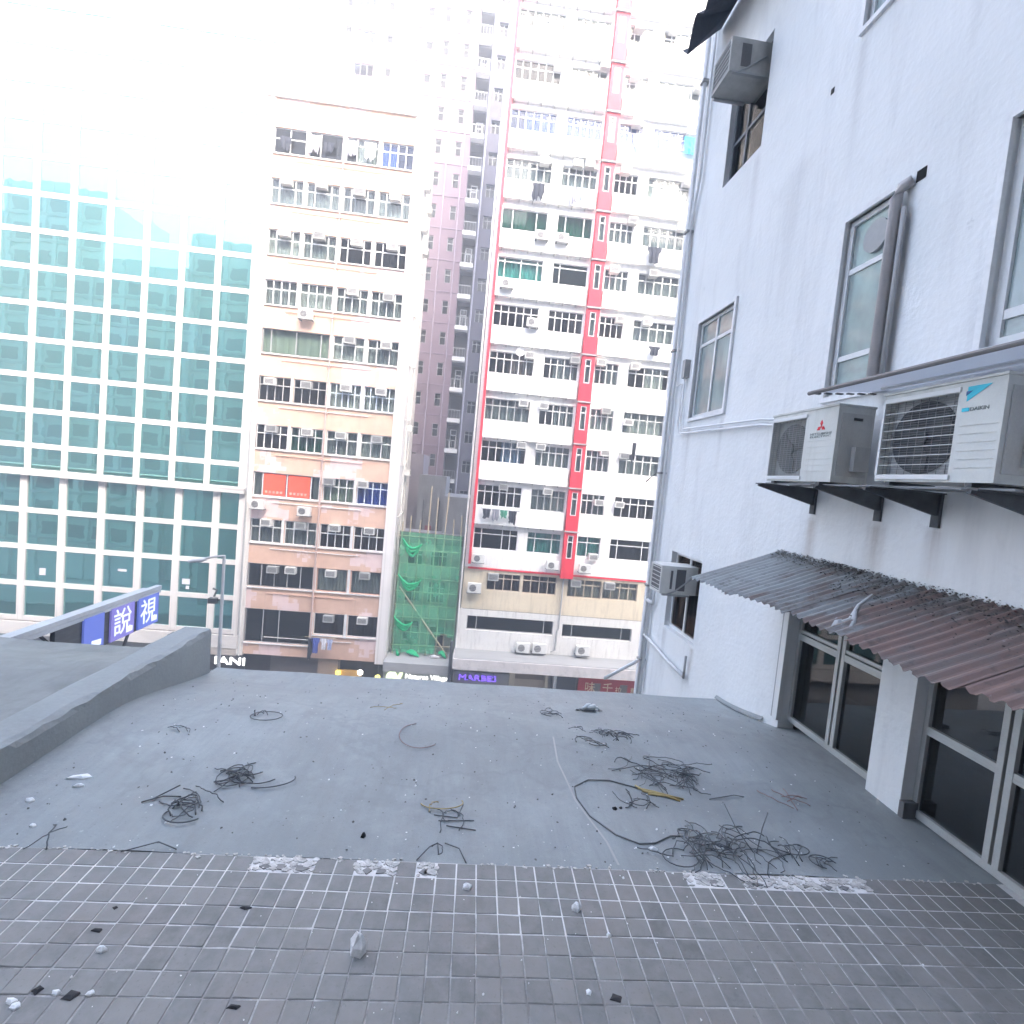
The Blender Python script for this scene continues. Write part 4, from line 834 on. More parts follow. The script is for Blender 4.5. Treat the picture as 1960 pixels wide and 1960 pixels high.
# street lamp
sl = empty('street_lamp', (-9.25, 20, -17), 'slender grey street lamp in front of the teal block', 'street lamp')
mb = MB(); mb.tube([(-9.25,20,-17),(-9.27,20,-10),(-9.30,20,-3.9)], [.11,.08,.055], 8); mb.obj('post', M('lamp_grey', (.42,.43,.44), .5), sl)
mb = MB(); mb.tube([(-9.30,20,-3.92),(-9.6,19.9,-3.95),(-10.0,19.8,-4.05)], [.05,.045,.04], 6); mb.obj('arm', STEEL, sl)
mb = MB(); mb.tube([(-9.85,19.85,-4.04),(-10.05,19.8,-4.09),(-10.45,19.7,-4.17)], [.05,.10,.05], 8); mb.obj('lamp_head', M('lamp_head_grey', (.55,.56,.57), .4), sl)
mb = MB(); mb.box(-9.75,-9.45,19.85,20.05,-5.75,-5.55).tube([(-9.6,19.95,-5.65),(-9.3,20,-5.6)], .03, 5).tube([(-9.5,19.8,-5.45),(-9.4,19.8,-5.2),(-9.55,19.8,-5.15)], .04, 5); mb.obj('speck_box', DSTEEL, sl)  # dark box and hook, made up in place of a black speck

# ------------------------------------------------------------------ white wing at the right (local x = distance from the lens line, y = along the wall)
RW = Matrix.Rotation(R_(1.5), 4, 'Z')
WROT = R_(1.5)
def wobj(mb, name, mats, parent=None, smooth=False): return mb.obj(name, mats, parent, rotz=WROT, smooth=smooth)
def wblock(name, mat, x0, x1, y0, y1, z0, z1, parent=None): return block(name, mat, x0, x1, y0, y1, z0, z1, parent, RW)
def wpt(x, y, z): return RW @ Vector((x, y, z))
WD = 3.15
wg = empty('apartment_wing', wpt(6, 4, -17), 'white rendered wing of flats rising at the right', 'building')
WF = lambda a, b, d: (WD+d, a, b)
W1 = (6.06,6.97,4.2,5.52); W2 = (6.2,7.17,1.1,2.44); W3 = (3.84,4.36,.98,2.5); W4 = (1.9,2.98,1.08,2.47); W5 = (3.3,4.47,4.22,5.6); LWN = (6.29,7.25,-1.95,-.83)
G1 = (3.38,4.44,-2.14,-.53); G2 = (1.35,3.09,-2.14,-.53)
mb = MB(); holes_mesh(mb, -.5, 8.16, -17, 33, [W1,W2,W3,W4,W5,LWN,G1,G2], WF, .16)
mb.box(WD, 16, -.5, 8.16, -17, 33, 0, 'XYZ'); wobj(mb, 'wall', WALLW, wg)
mb = MB(); mb.box(WD+1.3, WD+1.4, -.4, 8.1, -2.1, 6.2); wobj(mb, 'interior_wall', DARKROOM, wg)
for z in (-2.3, .35, 3.4): wblock('floor_slab', CONC, WD+.3, WD+1.28, -.4, 8.1, z, z+.25, wg)
def wwindow(h, xs, zs, d, fm, pm, b=.045, cur=None):
    """window in the wing: xs, zs are the bar positions inside the opening"""
    xs, zs = sorted(xs), sorted(zs); mb = MB(); a0, a1, b0, b1 = h; x = WD+d; t = .05
    mb.box(x-t/2, x+t/2, a0, a1, b0, b0+b).box(x-t/2, x+t/2, a0, a1, b1-b, b1).box(x-t/2, x+t/2, a0, a0+b, b0+b, b1-b).box(x-t/2, x+t/2, a1-b, a1, b0+b, b1-b)
    for q in xs: mb.box(x-t/2+.003, x+t/2-.003, q-b/2, q+b/2, b0+b, b1-b)
    for q in zs: mb.box(x-t/2+.006, x+t/2-.006, a0+b, a1-b, q-b/2, q+b/2)
    f = wobj(mb, 'window', fm, wg)
    A = [a0]+list(xs)+[a1]; B = [b0]+list(zs)+[b1]
    for i in range(len(A)-1):
        for j in range(len(B)-1): wblock('pane', pm, x-.004, x+.004, A[i]+b*.5, A[i+1]-b*.5, B[j]+b*.5, B[j+1]-b*.5, f)
    if cur:
        for m, c0, c1, dd in cur: wblock('curtain', m, x+dd, x+dd+.02, a0+(a1-a0)*c0, a0+(a1-a0)*c1, b0+.05, b1-.05, f)
    return f
WGL = frosted('pale_frosted_glass', (.42,.50,.50)); WGD = glass('smoked_door_glass', (.16,.17,.18), .085)
wwindow(W2, [6.7], [2.12], .05, FRAME, WGL, cur=[(CP,0,.5,.12),(CBE,.5,1,.10)])
f3 = wwindow(W3, [], [2.06,1.31], .05, FRAME, WGL, cur=[(CP,.1,1,.35)])
mb = MB(); c_ = [(4.05+.13*math.cos(a*math.pi/10), 2.26+.13*math.sin(a*math.pi/10)) for a in range(20)]; mb.prism(c_, lambda a,b,d: (WD+d, a, b), .02, .05); wobj(mb, 'exhaust_fan', M('grey_fan', (.34,.35,.36), .5), f3)
wwindow(W4, [2.55], [1.28], .06, FRAME, WGL, .06, cur=[(CP,0,1,.5)])
wwindow(W5, [3.9], [], .05, FRAME, WGL); wwindow(LWN, [6.78], [], .10, FRAME, GLASS_BR, cur=[(CBR,0,1,.2)])
wwindow(W1, [6.62], [4.75], .10, M('dark_frame', (.16,.17,.19), .5), GLASS, .04, cur=[(M('tan_board', (.62,.47,.30), .7),0,.7,.03)])
for h in (W2,W3,W4,W5):                                    # raised surround
    mb = MB(); a0,a1,b0,b1 = h; k = .045
    mb.box(WD-.03,WD+.03,a0-k,a1+k,b1,b1+k).box(WD-.03,WD+.03,a0-k,a1+k,b0-k,b0).box(WD-.03,WD+.03,a0-k,a0,b0,b1).box(WD-.03,WD+.03,a1,a1+k,b0,b1); wobj(mb, 'window_surround', M('surround_grey%d' % int(a0*10+b0), (.76,.77,.78), .6), wg)
# glazed fronts at roof level
def gfront(h, xs, tz, dbl=False):
    a0,a1,b0,b1 = h; x = WD+.12; mb = MB(); b = .035; z0 = ZR+.002
    mb.box(x-.03,x+.03,a0,a1,z0,z0+.05).box(x-.03,x+.03,a0,a0+b,z0+.05,b1).box(x-.03,x+.03,a1-b,a1,z0+.05,b1)
    for q in xs: mb.box(x-.035,x+.025,q-b-.012,q-.010,z0+.05,b1).box(x-.035,x+.025,q+.010,q+b+.012,z0+.05,b1)
    f = wobj(mb, 'glazed_front', ALU, wg)
    A = [a0]+list(xs)+[a1]
    for i in range(len(A)-1):
        la, lb = A[i]+(b if i == 0 else b+.012), A[i+1]-(b if i == len(A)-2 else b+.012)
        wblock('transom', ALU, x-.032, x+.028, la, lb, tz-.028, tz+.028, f)
        if dbl: wblock('transom', ALU, x-.028, x+.024, la, lb, tz+.040, tz+.070, f)
        wblock('pane', WGD, x-.004, x+.004, la, lb, z0+.05, tz-.028, f); wblock('pane', WGD, x-.004, x+.004, la, lb, tz+(.07 if dbl else .028), b1, f)
    return f
gfront(G1, [3.89], -1.21, True); gfront(G2, [2.02,2.56], -1.42)
wblock('skirting', M('dark_skirting', (.13,.13,.135), .8), WD-.006, WD+.10, 3.05, 3.0885, ZR-.02, ZR+.10, wg)
wblock('corner_strip', FRAME, WD-.03, WD+.02, 4.43, 4.50, ZR, -.62, wg); wblock('corner_strip', STEEL, WD-.02, WD+.02, 4.505, 4.53, ZR, -.62, wg)
# fillet of roof coating against the wall
mb = MB()
ys = [2.5+i*.18 for i in range(18)]
for i in range(17):
    a, b = ys[i], ys[i+1]; za, zb = rz_(3.0,a), rz_(3.0,b)
    if a < 4.54: continue
    hh = .035
    mb.face([(WD-.03,a,za+.002),(WD-.03,b,zb+.002),(WD-.006,b,zb+hh),(WD-.006,a,za+hh)])
o = wobj(mb, 'fillet', ROOF, roof)
# pipes on the wall
def wpipe(pts, r, mat=PIPE, k=7): mb = MB(); mb.tube(pts, r, k); return wobj(mb, 'pipe', mat, wg, True)
wpipe([(WD-.06,7.86,33),(WD-.06,7.86,-16.9)], .028, M('grey_pipe', (.80,.81,.82), .5)); wpipe([(WD-.05,7.68,9),(WD-.05,7.66,4.75),(WD-.05,7.82,4.1),(WD-.05,7.76,2.2),(WD-.05,7.76,-4)], .022)
for z in (6.2, 4.0, 2.2, .3, -1.5, -2.7): wblock('pipe_clip', STEEL, WD-.11, WD+.002, 7.80, 7.92, z, z+.03, wg)
wpipe([(WD-.04,7.78,1.65),(WD-.04,7.5,1.65),(WD-.04,7.48,1.0),(WD-.04,7.35,.90),(WD-.04,5.3,.83),(WD-.04,4.35,.72)], .014); wpipe([(WD-.04,7.42,1.9),(WD-.04,7.40,1.05),(WD-.04,7.28,.96),(WD-.04,5.3,.89),(WD-.04,4.35,.78)], .012)
wblock('junction_box', GREYF, WD-.08, WD+.002, 7.36, 7.46, 1.72, 1.98, wg)
wpipe([(WD-.05,7.9,-2.28),(WD-.06,6.85,-2.36),(WD-.05,6.36,-2.38)], .024, FRAME); wpipe([(WD-.05,6.34,-2.10),(WD-.05,6.34,-2.40)], .016, GREYF); wpipe([(WD-.05,7.95,-1.72),(WD-.07,7.62,-1.72)], .03, FRAME); wpipe([(WD-.05,7.62,-1.72),(WD-.05,7.6,-1.2)], .02)
wpipe([(WD-.06,7.95,-2.75),(WD-.5,8.25,-3.2)], .03, FRAME)
wpipe([(WD-.07,3.765,.95),(WD-.07,3.765,2.40),(WD-.05,3.75,2.47),(WD-.01,3.70,2.50)], .042, M('beige_trunking', (.46,.44,.44), .6)); wpipe([(WD-.05,3.70,.95),(WD-.05,3.70,2.3)], .02, GREYF)
wpipe([(WD-.03,3.85,.95),(WD-.05,3.83,1.5),(WD-.03,3.855,1.7),(WD-.05,3.83,2.1),(WD-.02,3.80,2.42)], .012, FRAME)
wblock('duct_hole', M('black_hole', (.01,.01,.01), .9), WD-.006, WD+.002, 3.60, 3.68, 2.47, 2.55, wg); wblock('nail_hole', M('black_hole2', (.03,.03,.03), .9), WD-.006, WD+.001, 4.80, 4.84, 3.91, 3.96, wg)
# outdoor units on brackets
def condenser(y0, y1, z0, z1, label, logo):
    xf, xb = 2.70, 2.99; h = z1-z0; w = y1-y0
    root = empty('outdoor_air_conditioner', wpt(2.85, (y0+y1)/2, z0), label, 'air conditioner', 'outdoor units on the wing')
    case = M('unit_case_'+logo, (.62,.635,.61), .45, .06, 6, stain=(.30,.29,.27), stain_amt=.6)
    fy0, fy1 = (y0+w*.44, y1-.02) if logo == 'diamonds' else (y0+w*.335, y1-.02)      # the fan window is at the far side
    mb = MB(); F = lambda a, b, d: (xf+d, a, b)
    fz0, fz1 = z0+.045, z1-.055
    holes_mesh(mb, y0, y1, z0, z1, [(fy0,fy1,fz0,fz1)], F, .06)
    mb.box(xf, xb, y0, y1, z0, z1, 0, 'XyYzZ'); wobj(mb, 'case', case, root)
    wblock('lid', case, xf-.008, xb+.006, y0-.006, y1+.006, z1+.001, z1+.016, root)
    wblock('fan_recess', M('recess_'+logo, (.36,.37,.37), .8), xf+.058, xf+.062, fy0, fy1, fz0, fz1, root)
    cy, cz = (fy0+fy1)/2, (fz0+fz1)/2; r = min(fy1-fy0, fz1-fz0)/2*.97
    mb = MB(); mb.prism([(cy+r*math.cos(q*math.pi/14), cz+r*math.sin(q*math.pi/14)) for q in range(28)], lambda a,b,d: (xf+d,a,b), .05, .0575); fan = wobj(mb, 'fan_opening', M('fan_dark_'+logo, (.16,.165,.165) if logo == 'diamonds' else (.06,.064,.07), .7), root)
    mb = MB()
    for k in range(3):
        a0 = k*2*math.pi/3+.4; P = [(cy+q*math.cos(a), cz+q*math.sin(a)) for q, a in ((.05*r/.2,a0),(r*.55,a0-.35),(r*.93,a0-.1),(r*.93,a0+.55),(r*.5,a0+.6),(.05*r/.2,a0+.9))]
        mb.prism(P, lambda a,b,d: (xf+d,a,b), .042, .046)
    mb.prism([(cy+.045*math.cos(q*math.pi/6), cz+.045*math.sin(q*math.pi/6)) for q in range(12)], lambda a,b,d: (xf+d,a,b), .030, .041); wobj(mb, 'fan_blades', M('fan_blade_'+logo, (.13,.135,.14) if logo == 'diamonds' else (.075,.08,.085), .6), root)
    mb = MB()
    n = 26 if logo == 'diamonds' else 30
    for i in range(n+1):
        z = fz0+(fz1-fz0)*i/n; mb.box(xf+.003, xf+.0055, fy0, fy1, z-.0009, z+.0009)
    for i in range(9): y = fy0+(fy1-fy0)*(i+.5)/9; mb.box(xf+.006, xf+.0085, y-.0009, y+.0009, fz0, fz1)
    wobj(mb, 'fan_grille', M('grille_wire_'+logo, (.34,.345,.34) if logo == 'diamonds' else (.17,.175,.18), .5), root)
    if logo == 'arrow':
        for i in range(7): z = fz0+.06+i*(fz1-fz0-.1)/6.5; wblock('grille_bar', case, xf-.003, xf+.002, fy0, fy1, z-.0022, z+.0022, root)
    mb = MB()
    for q in (z0, z1-.03) : pass
    wblock('fan_frame', FRAME, xf-.010, xf+.0, fy0-.012, fy1+.012, fz0-.030, fz0-.004, root); wblock('fan_frame', FRAME, xf-.010, xf, fy0-.012, fy1+.012, fz1+.004, fz1+.030, root)
    wblock('fan_frame', FRAME, xf-.010, xf, fy1+.001, fy1+.018, fz0-.004, fz1+.004, root)
    for i in range(6): z = z0+.08+i*(h*.5)/6; wblock('panel_rib', case, xf-.003, xf-.0002, y0+.02, fy0-.03, z, z+.003, root)
    # side cover towards the viewer
    wblock('valve_cover', M('cover_'+logo, (.45,.455,.45), .5), xf+.13, xf+.25, y0-.05, y0-.001, z0+.09, z0+.27, root); wblock('side_panel', M('side_'+logo, (.50,.505,.49), .5), xf+.03, xb-.02, y0-.008, y0-.001, z0+.05, z1-.05, root); wblock('handle', DSTEEL, xf+.12, xf+.19, y0-.012, y0-.0075, z1-.10, z1-.08, root)
    for yy in (y0+.1, y1-.13): wblock('foot', DSTEEL, xf-.01, xb+.02, yy, yy+.04, z0-.022, z0-.001, root)
    return root, xf, fy0
rt, xf, fy0 = condenser(3.576, 4.38, .20, .765, 'cream outdoor air conditioner with three red diamonds, farther of the pair', 'diamonds')
LR = M('red_emblem', (.62,.02,.04), .5); LGY = M('grey_print', (.20,.23,.22), .6); LCY = M('cyan_emblem', (.05,.52,.66), .5); LNV = M('navy_emblem', (.03,.09,.25), .5)
def diamond(cx, cz, a, r): 
    d = Vector((math.cos(a), math.sin(a))); n = Vector((-d.y, d.x)); c = Vector((cx, cz))
    return [tuple(c), tuple(c+d*r*.5+n*r*.29), tuple(c+d*r), tuple(c+d*r*.5-n*r*.29)]
mb = MB(); cy, cz = 3.745, .625
for a in (90, 210, 330): mb.prism(diamond(cy, cz, R_(a), .052), lambda a,b,d: (xf+d,a,b), -.0035, -.0005)
wobj(mb, 'emblem', LR, rt)
def wtext(body, mat, size, y, z, width, parent):
    o = text('lettering', body, mat, size, (0,0,0), parent, .0008, width=width)
    sx = o.scale.x
    # reads from far to near along the wall: text x runs along -y
    o.matrix_basis = RW @ Matrix.Translation((xf-.0022, y, z)) @ Matrix.Rotation(-math.pi/2, 4, 'Z') @ Matrix.Rotation(math.pi/2, 4, 'X') @ Matrix.Diagonal((sx,1,1,1))
    return o
wtext('MITSUBISHI', LGY, .026, 3.865, .562, .235, rt); wtext('ELECTRIC', LGY, .02, 3.865, .542, .235, rt)
rt, xf, fy0 = condenser(2.395, 3.16, .21, .765, 'cream outdoor air conditioner with a cyan arrow emblem, nearer of the pair', 'arrow')
mb = MB(); mb.prism([(2.60,.735),(2.47,.735),(2.60,.655)], lambda a,b,d: (xf+d,a,b), -.0035, -.0005, 0); mb.prism([(2.605,.71),(2.57,.71),(2.605,.685)], lambda a,b,d: (xf+d,a,b), -.0055, -.004, 1); wobj(mb, 'emblem', [LCY, LNV], rt)
mb = MB(); mb.prism([(2.62,.60),(2.58,.60),(2.58,.62),(2.62,.62)], lambda a,b,d: (xf+d,a,b), -.0035, -.0005); wobj(mb, 'emblem', LCY, rt); wtext('DAIKIN', LGY, .030, 2.575, .60, .10, rt)
br = empty('bracket_shelf', wpt(2.9, 3.3, .15), 'dark steel brackets carrying the two outdoor air conditioners', 'bracket')
for t in (4.33, 3.60, 3.12, 2.42):
    mb = MB(); mb.prism([(2.60,.145),(2.60,.170),(WD,.170),(WD,.02),(WD-.03,.02)], lambda a,b,d: (a,d,b), t-.012, t+.012); mb.box(2.60,WD,t-.045,t+.045,.163,.172); mb.box(WD-.02,WD-.001,t-.03,t+.03,-.06,.172); wobj(mb, 'arm', DSTEEL, br)
for x in (2.72, 2.95): wblock('rail', M('rail_steel%d' % int(x*100), (.25,.26,.27), .6, .2, 8), x, x+.045, 2.3, 4.42, .1725, .185, br)
def thin_sheet():
    m, t, b = nt('pale_translucent_sheet'); b.inputs['Base Color'].default_value = (.70,.72,.74,1); b.inputs['Roughness'].default_value = .4
    tl2 = N(t, 'ShaderNodeBsdfTranslucent'); tl2.inputs[0].default_value = (.75,.77,.8,1); mx = N(t, 'ShaderNodeMixShader'); mx.inputs[0].default_value = .65
    t.links.new(b.outputs[0], mx.inputs[1]); t.links.new(tl2.outputs[0], mx.inputs[2]); t.links.new(mx.outputs[0], t.nodes['Material Output'].inputs[0]); return m
# sheet hood above the nearer unit
hd = empty('rain_hood', wpt(2.85, 2.8, .9), 'thin sheet hood with a pipe edge above the nearer unit', 'hood')
mb = MB(); mb.prism([(2.58,.872),(WD-.01,.935),(WD-.01,.943),(2.58,.880)], lambda a,b,d: (a,d,b), 1.6, 3.74); wobj(mb, 'sheet', thin_sheet(), hd)
mb = MB(); mb.tube([(2.575,1.6,.876),(2.575,3.76,.866)], .016, 8); wobj(mb, 'front_pipe', M('brown_pipe', (.20,.19,.19), .5), hd)
mb = MB(); mb.tube([(2.95,1.6,.895),(2.95,3.5,.90)], .012, 8); wobj(mb, 'inner_pipe', FRAME, hd)
mb = MB()
for i in range(6): mb.box(2.60+i*.09,2.65+i*.09,3.725,3.75,.862+i*.009,.872+i*.009)
wobj(mb, 'end_clips', DSTEEL, hd)
mb = MB(); mb.tube([(2.99,3.3,.80),(2.96,3.26,.70),(3.02,3.25,.50),(3.06,3.3,.35)], .03, 7); tag(wobj(mb, 'cable_bundle', DSTEEL, smooth=True), 'dark cable bundle between the two outdoor units', 'cable')
# window units poking out of the wing
def boxac(x0, y0, y1, z0, z1, label, mat, dark):
    root = empty('window_air_conditioner', wpt((x0+WD)/2, (y0+y1)/2, z0), label, 'air conditioner', 'window units on the wing')
    mb = MB(); mb.box(x0, WD+.2, y0, y1, z0, z1); wobj(mb, 'case', mat, root)
    mb = MB(); mb.box(x0-.006, x0-.001, y0+.03, y1-.03, z0+.03, z1-.03); wobj(mb, 'coil', AC_G, root)
    mb = MB()
    for i in range(6): z = z0+.05+i*(z1-z0-.1)/5; mb.box(x0-.012, x0-.0065, y0+.03, y1-.03, z-.004, z+.004)
    for y in (y0+.015, y1-.015): mb.box(x0-.014, x0-.0005, y-.014, y+.014, z0, z1)
    mb.box(x0-.014, x0-.0005, y0+.03, y1-.03, z0, z0+.028).box(x0-.014, x0-.0005, y0+.03, y1-.03, z1-.028, z1); wobj(mb, 'grille', mat, root)
    wblock('side_vent', AC_G, x0+.12, x0+.15 if not dark else x0+.24, y0-.005, y0-.001, z0+.07, z1-.06, root)
    if not dark: wblock('side_vent', AC_G, x0+.20, x0+.33, y0-.005, y0-.001, z0+.05, z1-.04, root)
    mb = MB(); mb.tube([(x0+.08,y0-.012,z0-.01),(x0+.2,y0-.012,z0+.05),(WD,y0-.012,z0+.22)], .012, 5); wobj(mb, 'bracket', STEEL, root); wblock('bracket', STEEL, x0+.02, WD, y0-.02, y0+.02, z0-.022, z0-.002, root); wblock('bracket', STEEL, x0+.02, WD, y1-.02, y1+.02, z0-.022, z0-.002, root)
boxac(2.72, 6.18, 6.63, 5.07, 5.46, 'grimy grey air conditioner box hanging high on white wall', AC_DIRTY, True)
boxac(2.75, 6.57, 6.93, -1.34, -.96, 'pale air conditioner box beside the rusty corrugated awning', AC_C, False)
# torn dark sheet at the top and a small dark hood at the street end
def ragged(name, pts_top, pts_bot, mat, label, cat):
    mb = MB(); n = len(pts_top)
    for i in range(n-1):
        q = [pts_top[i],pts_top[i+1],pts_bot[i+1],pts_bot[i]]; mb.face(q); mb.face([(a-.006,b,c+.004) for a,b,c in q][::-1])
    return tag(wobj(mb, name, mat), label, cat)
rr = random.Random(4); n = 14
tp = [(WD-.02, 5.5+i*.16, 6.75) for i in range(n)]
bt = [(2.58+rr.uniform(-.02,.05), 5.5+i*.16, 6.42+rr.uniform(-.14,.16)-(.12 if i > 11 else 0)) for i in range(n)]
ragged('torn_awning', tp, bt, M('dark_tarpaulin', (.07,.08,.10), .9, .3, 5), 'torn dark tarpaulin awning at the top of the white wall', 'awning')
ragged('small_awning', [(WD-.01,8.18+.02*i,.32) for i in range(3)], [(2.98,8.18+.02*i,.18-.02*i) for i in range(3)], DSTEEL, 'tiny dark hood at the far corner of the white wall', 'hood')

# corrugated awning over the glazed fronts
cw = empty('corrugated_awning', wpt(2.8, 3.3, -.8), 'rusty corrugated metal awning sloping from the white wall', 'awning')
rr = random.Random(17)
def corr_sheet(y0, y1, x_out, dz, seed):
    rr = random.Random(seed); mb = MB(); n = int((y1-y0)/.0095); pit = .076
    cols = []
    for i in range(n+1):
        y = y0+(y1-y0)*i/n; c = .011*math.sin(2*math.pi*y/pit)
        xo = x_out+rr.uniform(-.006,.006)+.015*math.sin(y*9+seed)
        cols.append([(x, y+.0, -.462-(WD-x)*.375+c+dz+.004*math.sin(x*9+y*5)) for x in (WD-.012, WD-.25, WD-.5, xo)])
    for i in range(n):
        for k in range(3): mb.face([cols[i][k],cols[i][k+1],cols[i+1][k+1],cols[i+1][k]])
        q = [cols[i][3],cols[i+1][3]]; 
    # thickness
    m0 = len(mb.f)
    for i in range(n):
        for k in range(3): mb.face([(a,b,c-.0025) for a,b,c in (cols[i][k],cols[i+1][k],cols[i+1][k+1],cols[i][k+1])])
        a, b = cols[i][3], cols[i+1][3]; mb.face([a,(a[0],a[1],a[2]-.0025),(b[0],b[1],b[2]-.0025),b])
    wobj(mb, 'corrugated_sheet', CORR, cw, True)
for i, (a, b, xo, dz) in enumerate(((4.02,4.78,2.29,0),(3.36,4.07,2.33,.006),(2.72,3.41,2.36,.0),(2.08,2.77,2.31,.007),(1.42,2.12,2.36,.001))): corr_sheet(a, b, xo, dz, i)
mb = MB(); mb.box(2.60,2.64,1.5,4.72,-.715,-.69); 
for t in (4.70, 3.24, 1.9): mb.box(2.45, WD, t-.015, t+.015, -.80, -.78) if False else mb.prism([(2.45,-.775),(2.45,-.755),(WD,-.495),(WD,-.52)], lambda a,b,d: (a,d,b), t-.012, t+.012)
wobj(mb, 'support_frame', DSTEEL, cw)
LEAF = M('dry_litter', (.11,.105,.095), .95, .5, 30)
def flakes(n, fn, smin, smax, seed):
    rr = random.Random(seed); mb = MB()
    for _ in range(n):
        x, y, z = fn(rr); s = rr.uniform(smin, smax); a = rr.uniform(0, 6.28); k = rr.choice((3,4,5)); tl_ = rr.uniform(-.5,.5)
        P = [(x+s*math.cos(a+6.28*q/k)*rr.uniform(.6,1), y+s*math.sin(a+6.28*q/k)*rr.uniform(.5,1), z+s*tl_*math.cos(6.28*q/k)) for q in range(k)]
        mb.face(P); mb.face([(a_,b_,c_-.002) for a_,b_,c_ in P][::-1])
    return mb
def lit(rr):
    d = abs(rr.gauss(0,.11)); y = rr.uniform(1.5,4.7) ; d *= (1.7 if y < 3.6 else .7); x = WD-.01-min(d,.6); return (x, y, -.462-(WD-x)*.375+.014+rr.uniform(0,.02))
tag(wobj(flakes(3600, lit, .003, .012, 3), 'leaf_litter', LEAF), 'dark leaf litter along the back of the corrugated awning', 'litter', kind='stuff')
mb = MB(); mb.tube([(2.42,3.05,-.76),(2.55,3.02,-.70),(2.60,3.03,-.60),(2.66,3.0,-.52)], [.012,.02,.012,.008], 6); mb.tube([(2.40,2.98,-.77),(2.50,3.06,-.73),(2.58,3.12,-.72)], [.02,.035,.015], 6); mb.tube([(2.44,2.9,-.76),(2.54,2.98,-.70),(2.57,3.02,-.63)], [.008,.02,.01], 6)
tag(wobj(mb, 'crumpled_rag', M('grey_white_rag', (.40,.41,.42), .9, .2, 10), smooth=True), 'crumpled grey rag lying on the lip of the corrugated awning', 'rag')

# ------------------------------------------------------------------ scraps on the roof
WIRE = M('dark_wire', (.095,.105,.115), .6, .2, 20); WIRE2 = M('faded_wire', (.14,.15,.155), .7, .2, 20); YEL = M('yellow_wire', (.42,.33,.15), .6, .2, 20); PKW = M('pinkish_wire', (.30,.20,.19), .7, .2, 20)
def ground(x, y): return (rz_(x, y) if y > 2.566 else ZR)
def curl(rr, cx, cy, L, wob, zlift=.0, n=12, closed=.0):
    a = rr.uniform(0, 6.28); x, y = cx, cy; P = []; k = rr.uniform(-1,1)*wob; z = 0
    for i in range(n):
        P.append((x, y, ground(x,y)+.006+zlift*math.sin(math.pi*i/(n-1))*1.0)); a += k/n*6.28/2+rr.uniform(-.5,.5)*wob
        x += math.cos(a)*L/n; y += math.sin(a)*L/n
    mx = sum(p[0] for p in P)/n-cx; my = sum(p[1] for p in P)/n-cy
    return [(p[0]-mx+rr.uniform(-.004,.004), p[1]-my+rr.uniform(-.004,.004), p[2]+rr.uniform(0,.004)) for p in P]
def clump(cx, cy, rx, ry, n, seed, label, mat=WIRE, L=.32, r=.0027, lift=.03, wob=1.0, extra=()):
    rr = random.Random(seed); mb = MB()
    for _ in range(n):
        x, y = cx+rr.gauss(0,.45)*rx, cy+rr.gauss(0,.45)*ry
        mb.tube(curl(rr, x, y, L*rr.uniform(.5,1.3), wob*rr.uniform(.4,1.5), rr.uniform(0,lift)), r*rr.uniform(.7,1.2), 5)
    for e in extra: mb.tube([(x,y,ground(x,y)+.006+z) for x,y,z in e], r*1.1, 5)
    return tag(mb.obj('wire_scrap', mat, smooth=True), label, 'wire', 'wire scraps on the roof')
def arc(cx, cy, rx, ry, a0, a1, n=16): return [(cx+rx*math.cos(R_(a0+(a1-a0)*i/(n-1))), cy+ry*math.sin(R_(a0+(a1-a0)*i/(n-1))), .012*math.sin(3*i/n)) for i in range(n)]
clump(1.56,3.46,.34,.20,44,1,'large tangle of dark wire on the roof with a yellow strip below',extra=[[(1.15,3.5,.0),(1.35,3.55,.02),(1.45,3.60,.0)],[(1.75,3.22,.0),(1.95,3.27,.01),(2.02,3.27,.0)]])
clump(1.62,2.76,.34,.17,48,2,'dense pile of dark wire against the tiled edge',L=.34,lift=.05,extra=[[(1.78,2.72,.0),(1.74,2.86,.05),(1.72,2.98,.12)],[(1.80,2.72,.0),(1.90,2.85,.06),(1.99,2.95,.10)],arc(1.32,2.66,.10,.075,60,400)])
mb = MB(); P = [(1.28,3.30),(1.10,3.38),(.95,3.38),(.84,3.30),(.83,3.18),(.88,3.0),(1.0,2.84),(1.12,2.77),(1.22,2.78),(1.33,2.84),(1.45,2.84)]
Q = []
for i in range(len(P)-1):
    for k in range(3): t = k/3; Q.append((P[i][0]*(1-t)+P[i+1][0]*t, P[i][1]*(1-t)+P[i+1][1]*t, 0))
mb.tube([(x,y,ground(x,y)+.006) for x,y,_ in Q], .0042, 6); tag(mb.obj('cable', WIRE2, smooth=True), 'long dark cable looping between the two wire piles', 'cable')
clump(1.28,4.08,.19,.07,26,3,'long bundle of short dark wires near the roof edge',L=.16,wob=.5); clump(.86,4.50,.10,.10,9,4,'small curl of dark wire near the roof edge',L=.2,extra=[arc(.82,4.52,.06,.09,0,300)])
clump(-1.33,3.22,.10,.09,12,5,'coil of dark wire with a wide loop at left',L=.3,r=.0032,extra=[arc(-1.22,3.26,.14,.13,120,330),arc(-1.15,3.20,.17,.10,250,380),arc(-1.36,3.2,.09,.10,0,350)])
clump(-1.49,2.95,.10,.10,12,6,'knotted dark wire scrap in front of the left coil',L=.25,r=.0036,extra=[[(-1.74,2.93,0),(-1.65,2.98,.01),(-1.56,3.0,.0)],[(-1.70,2.96,0),(-1.60,3.06,.03)],arc(-1.46,2.84,.10,.08,160,340)])
clump(-1.55,4.05,.05,.03,3,7,'thin wire ring lying alone at the far left',L=.1,r=.0032,extra=[arc(-1.48,4.02,.12,.09,150,480)])
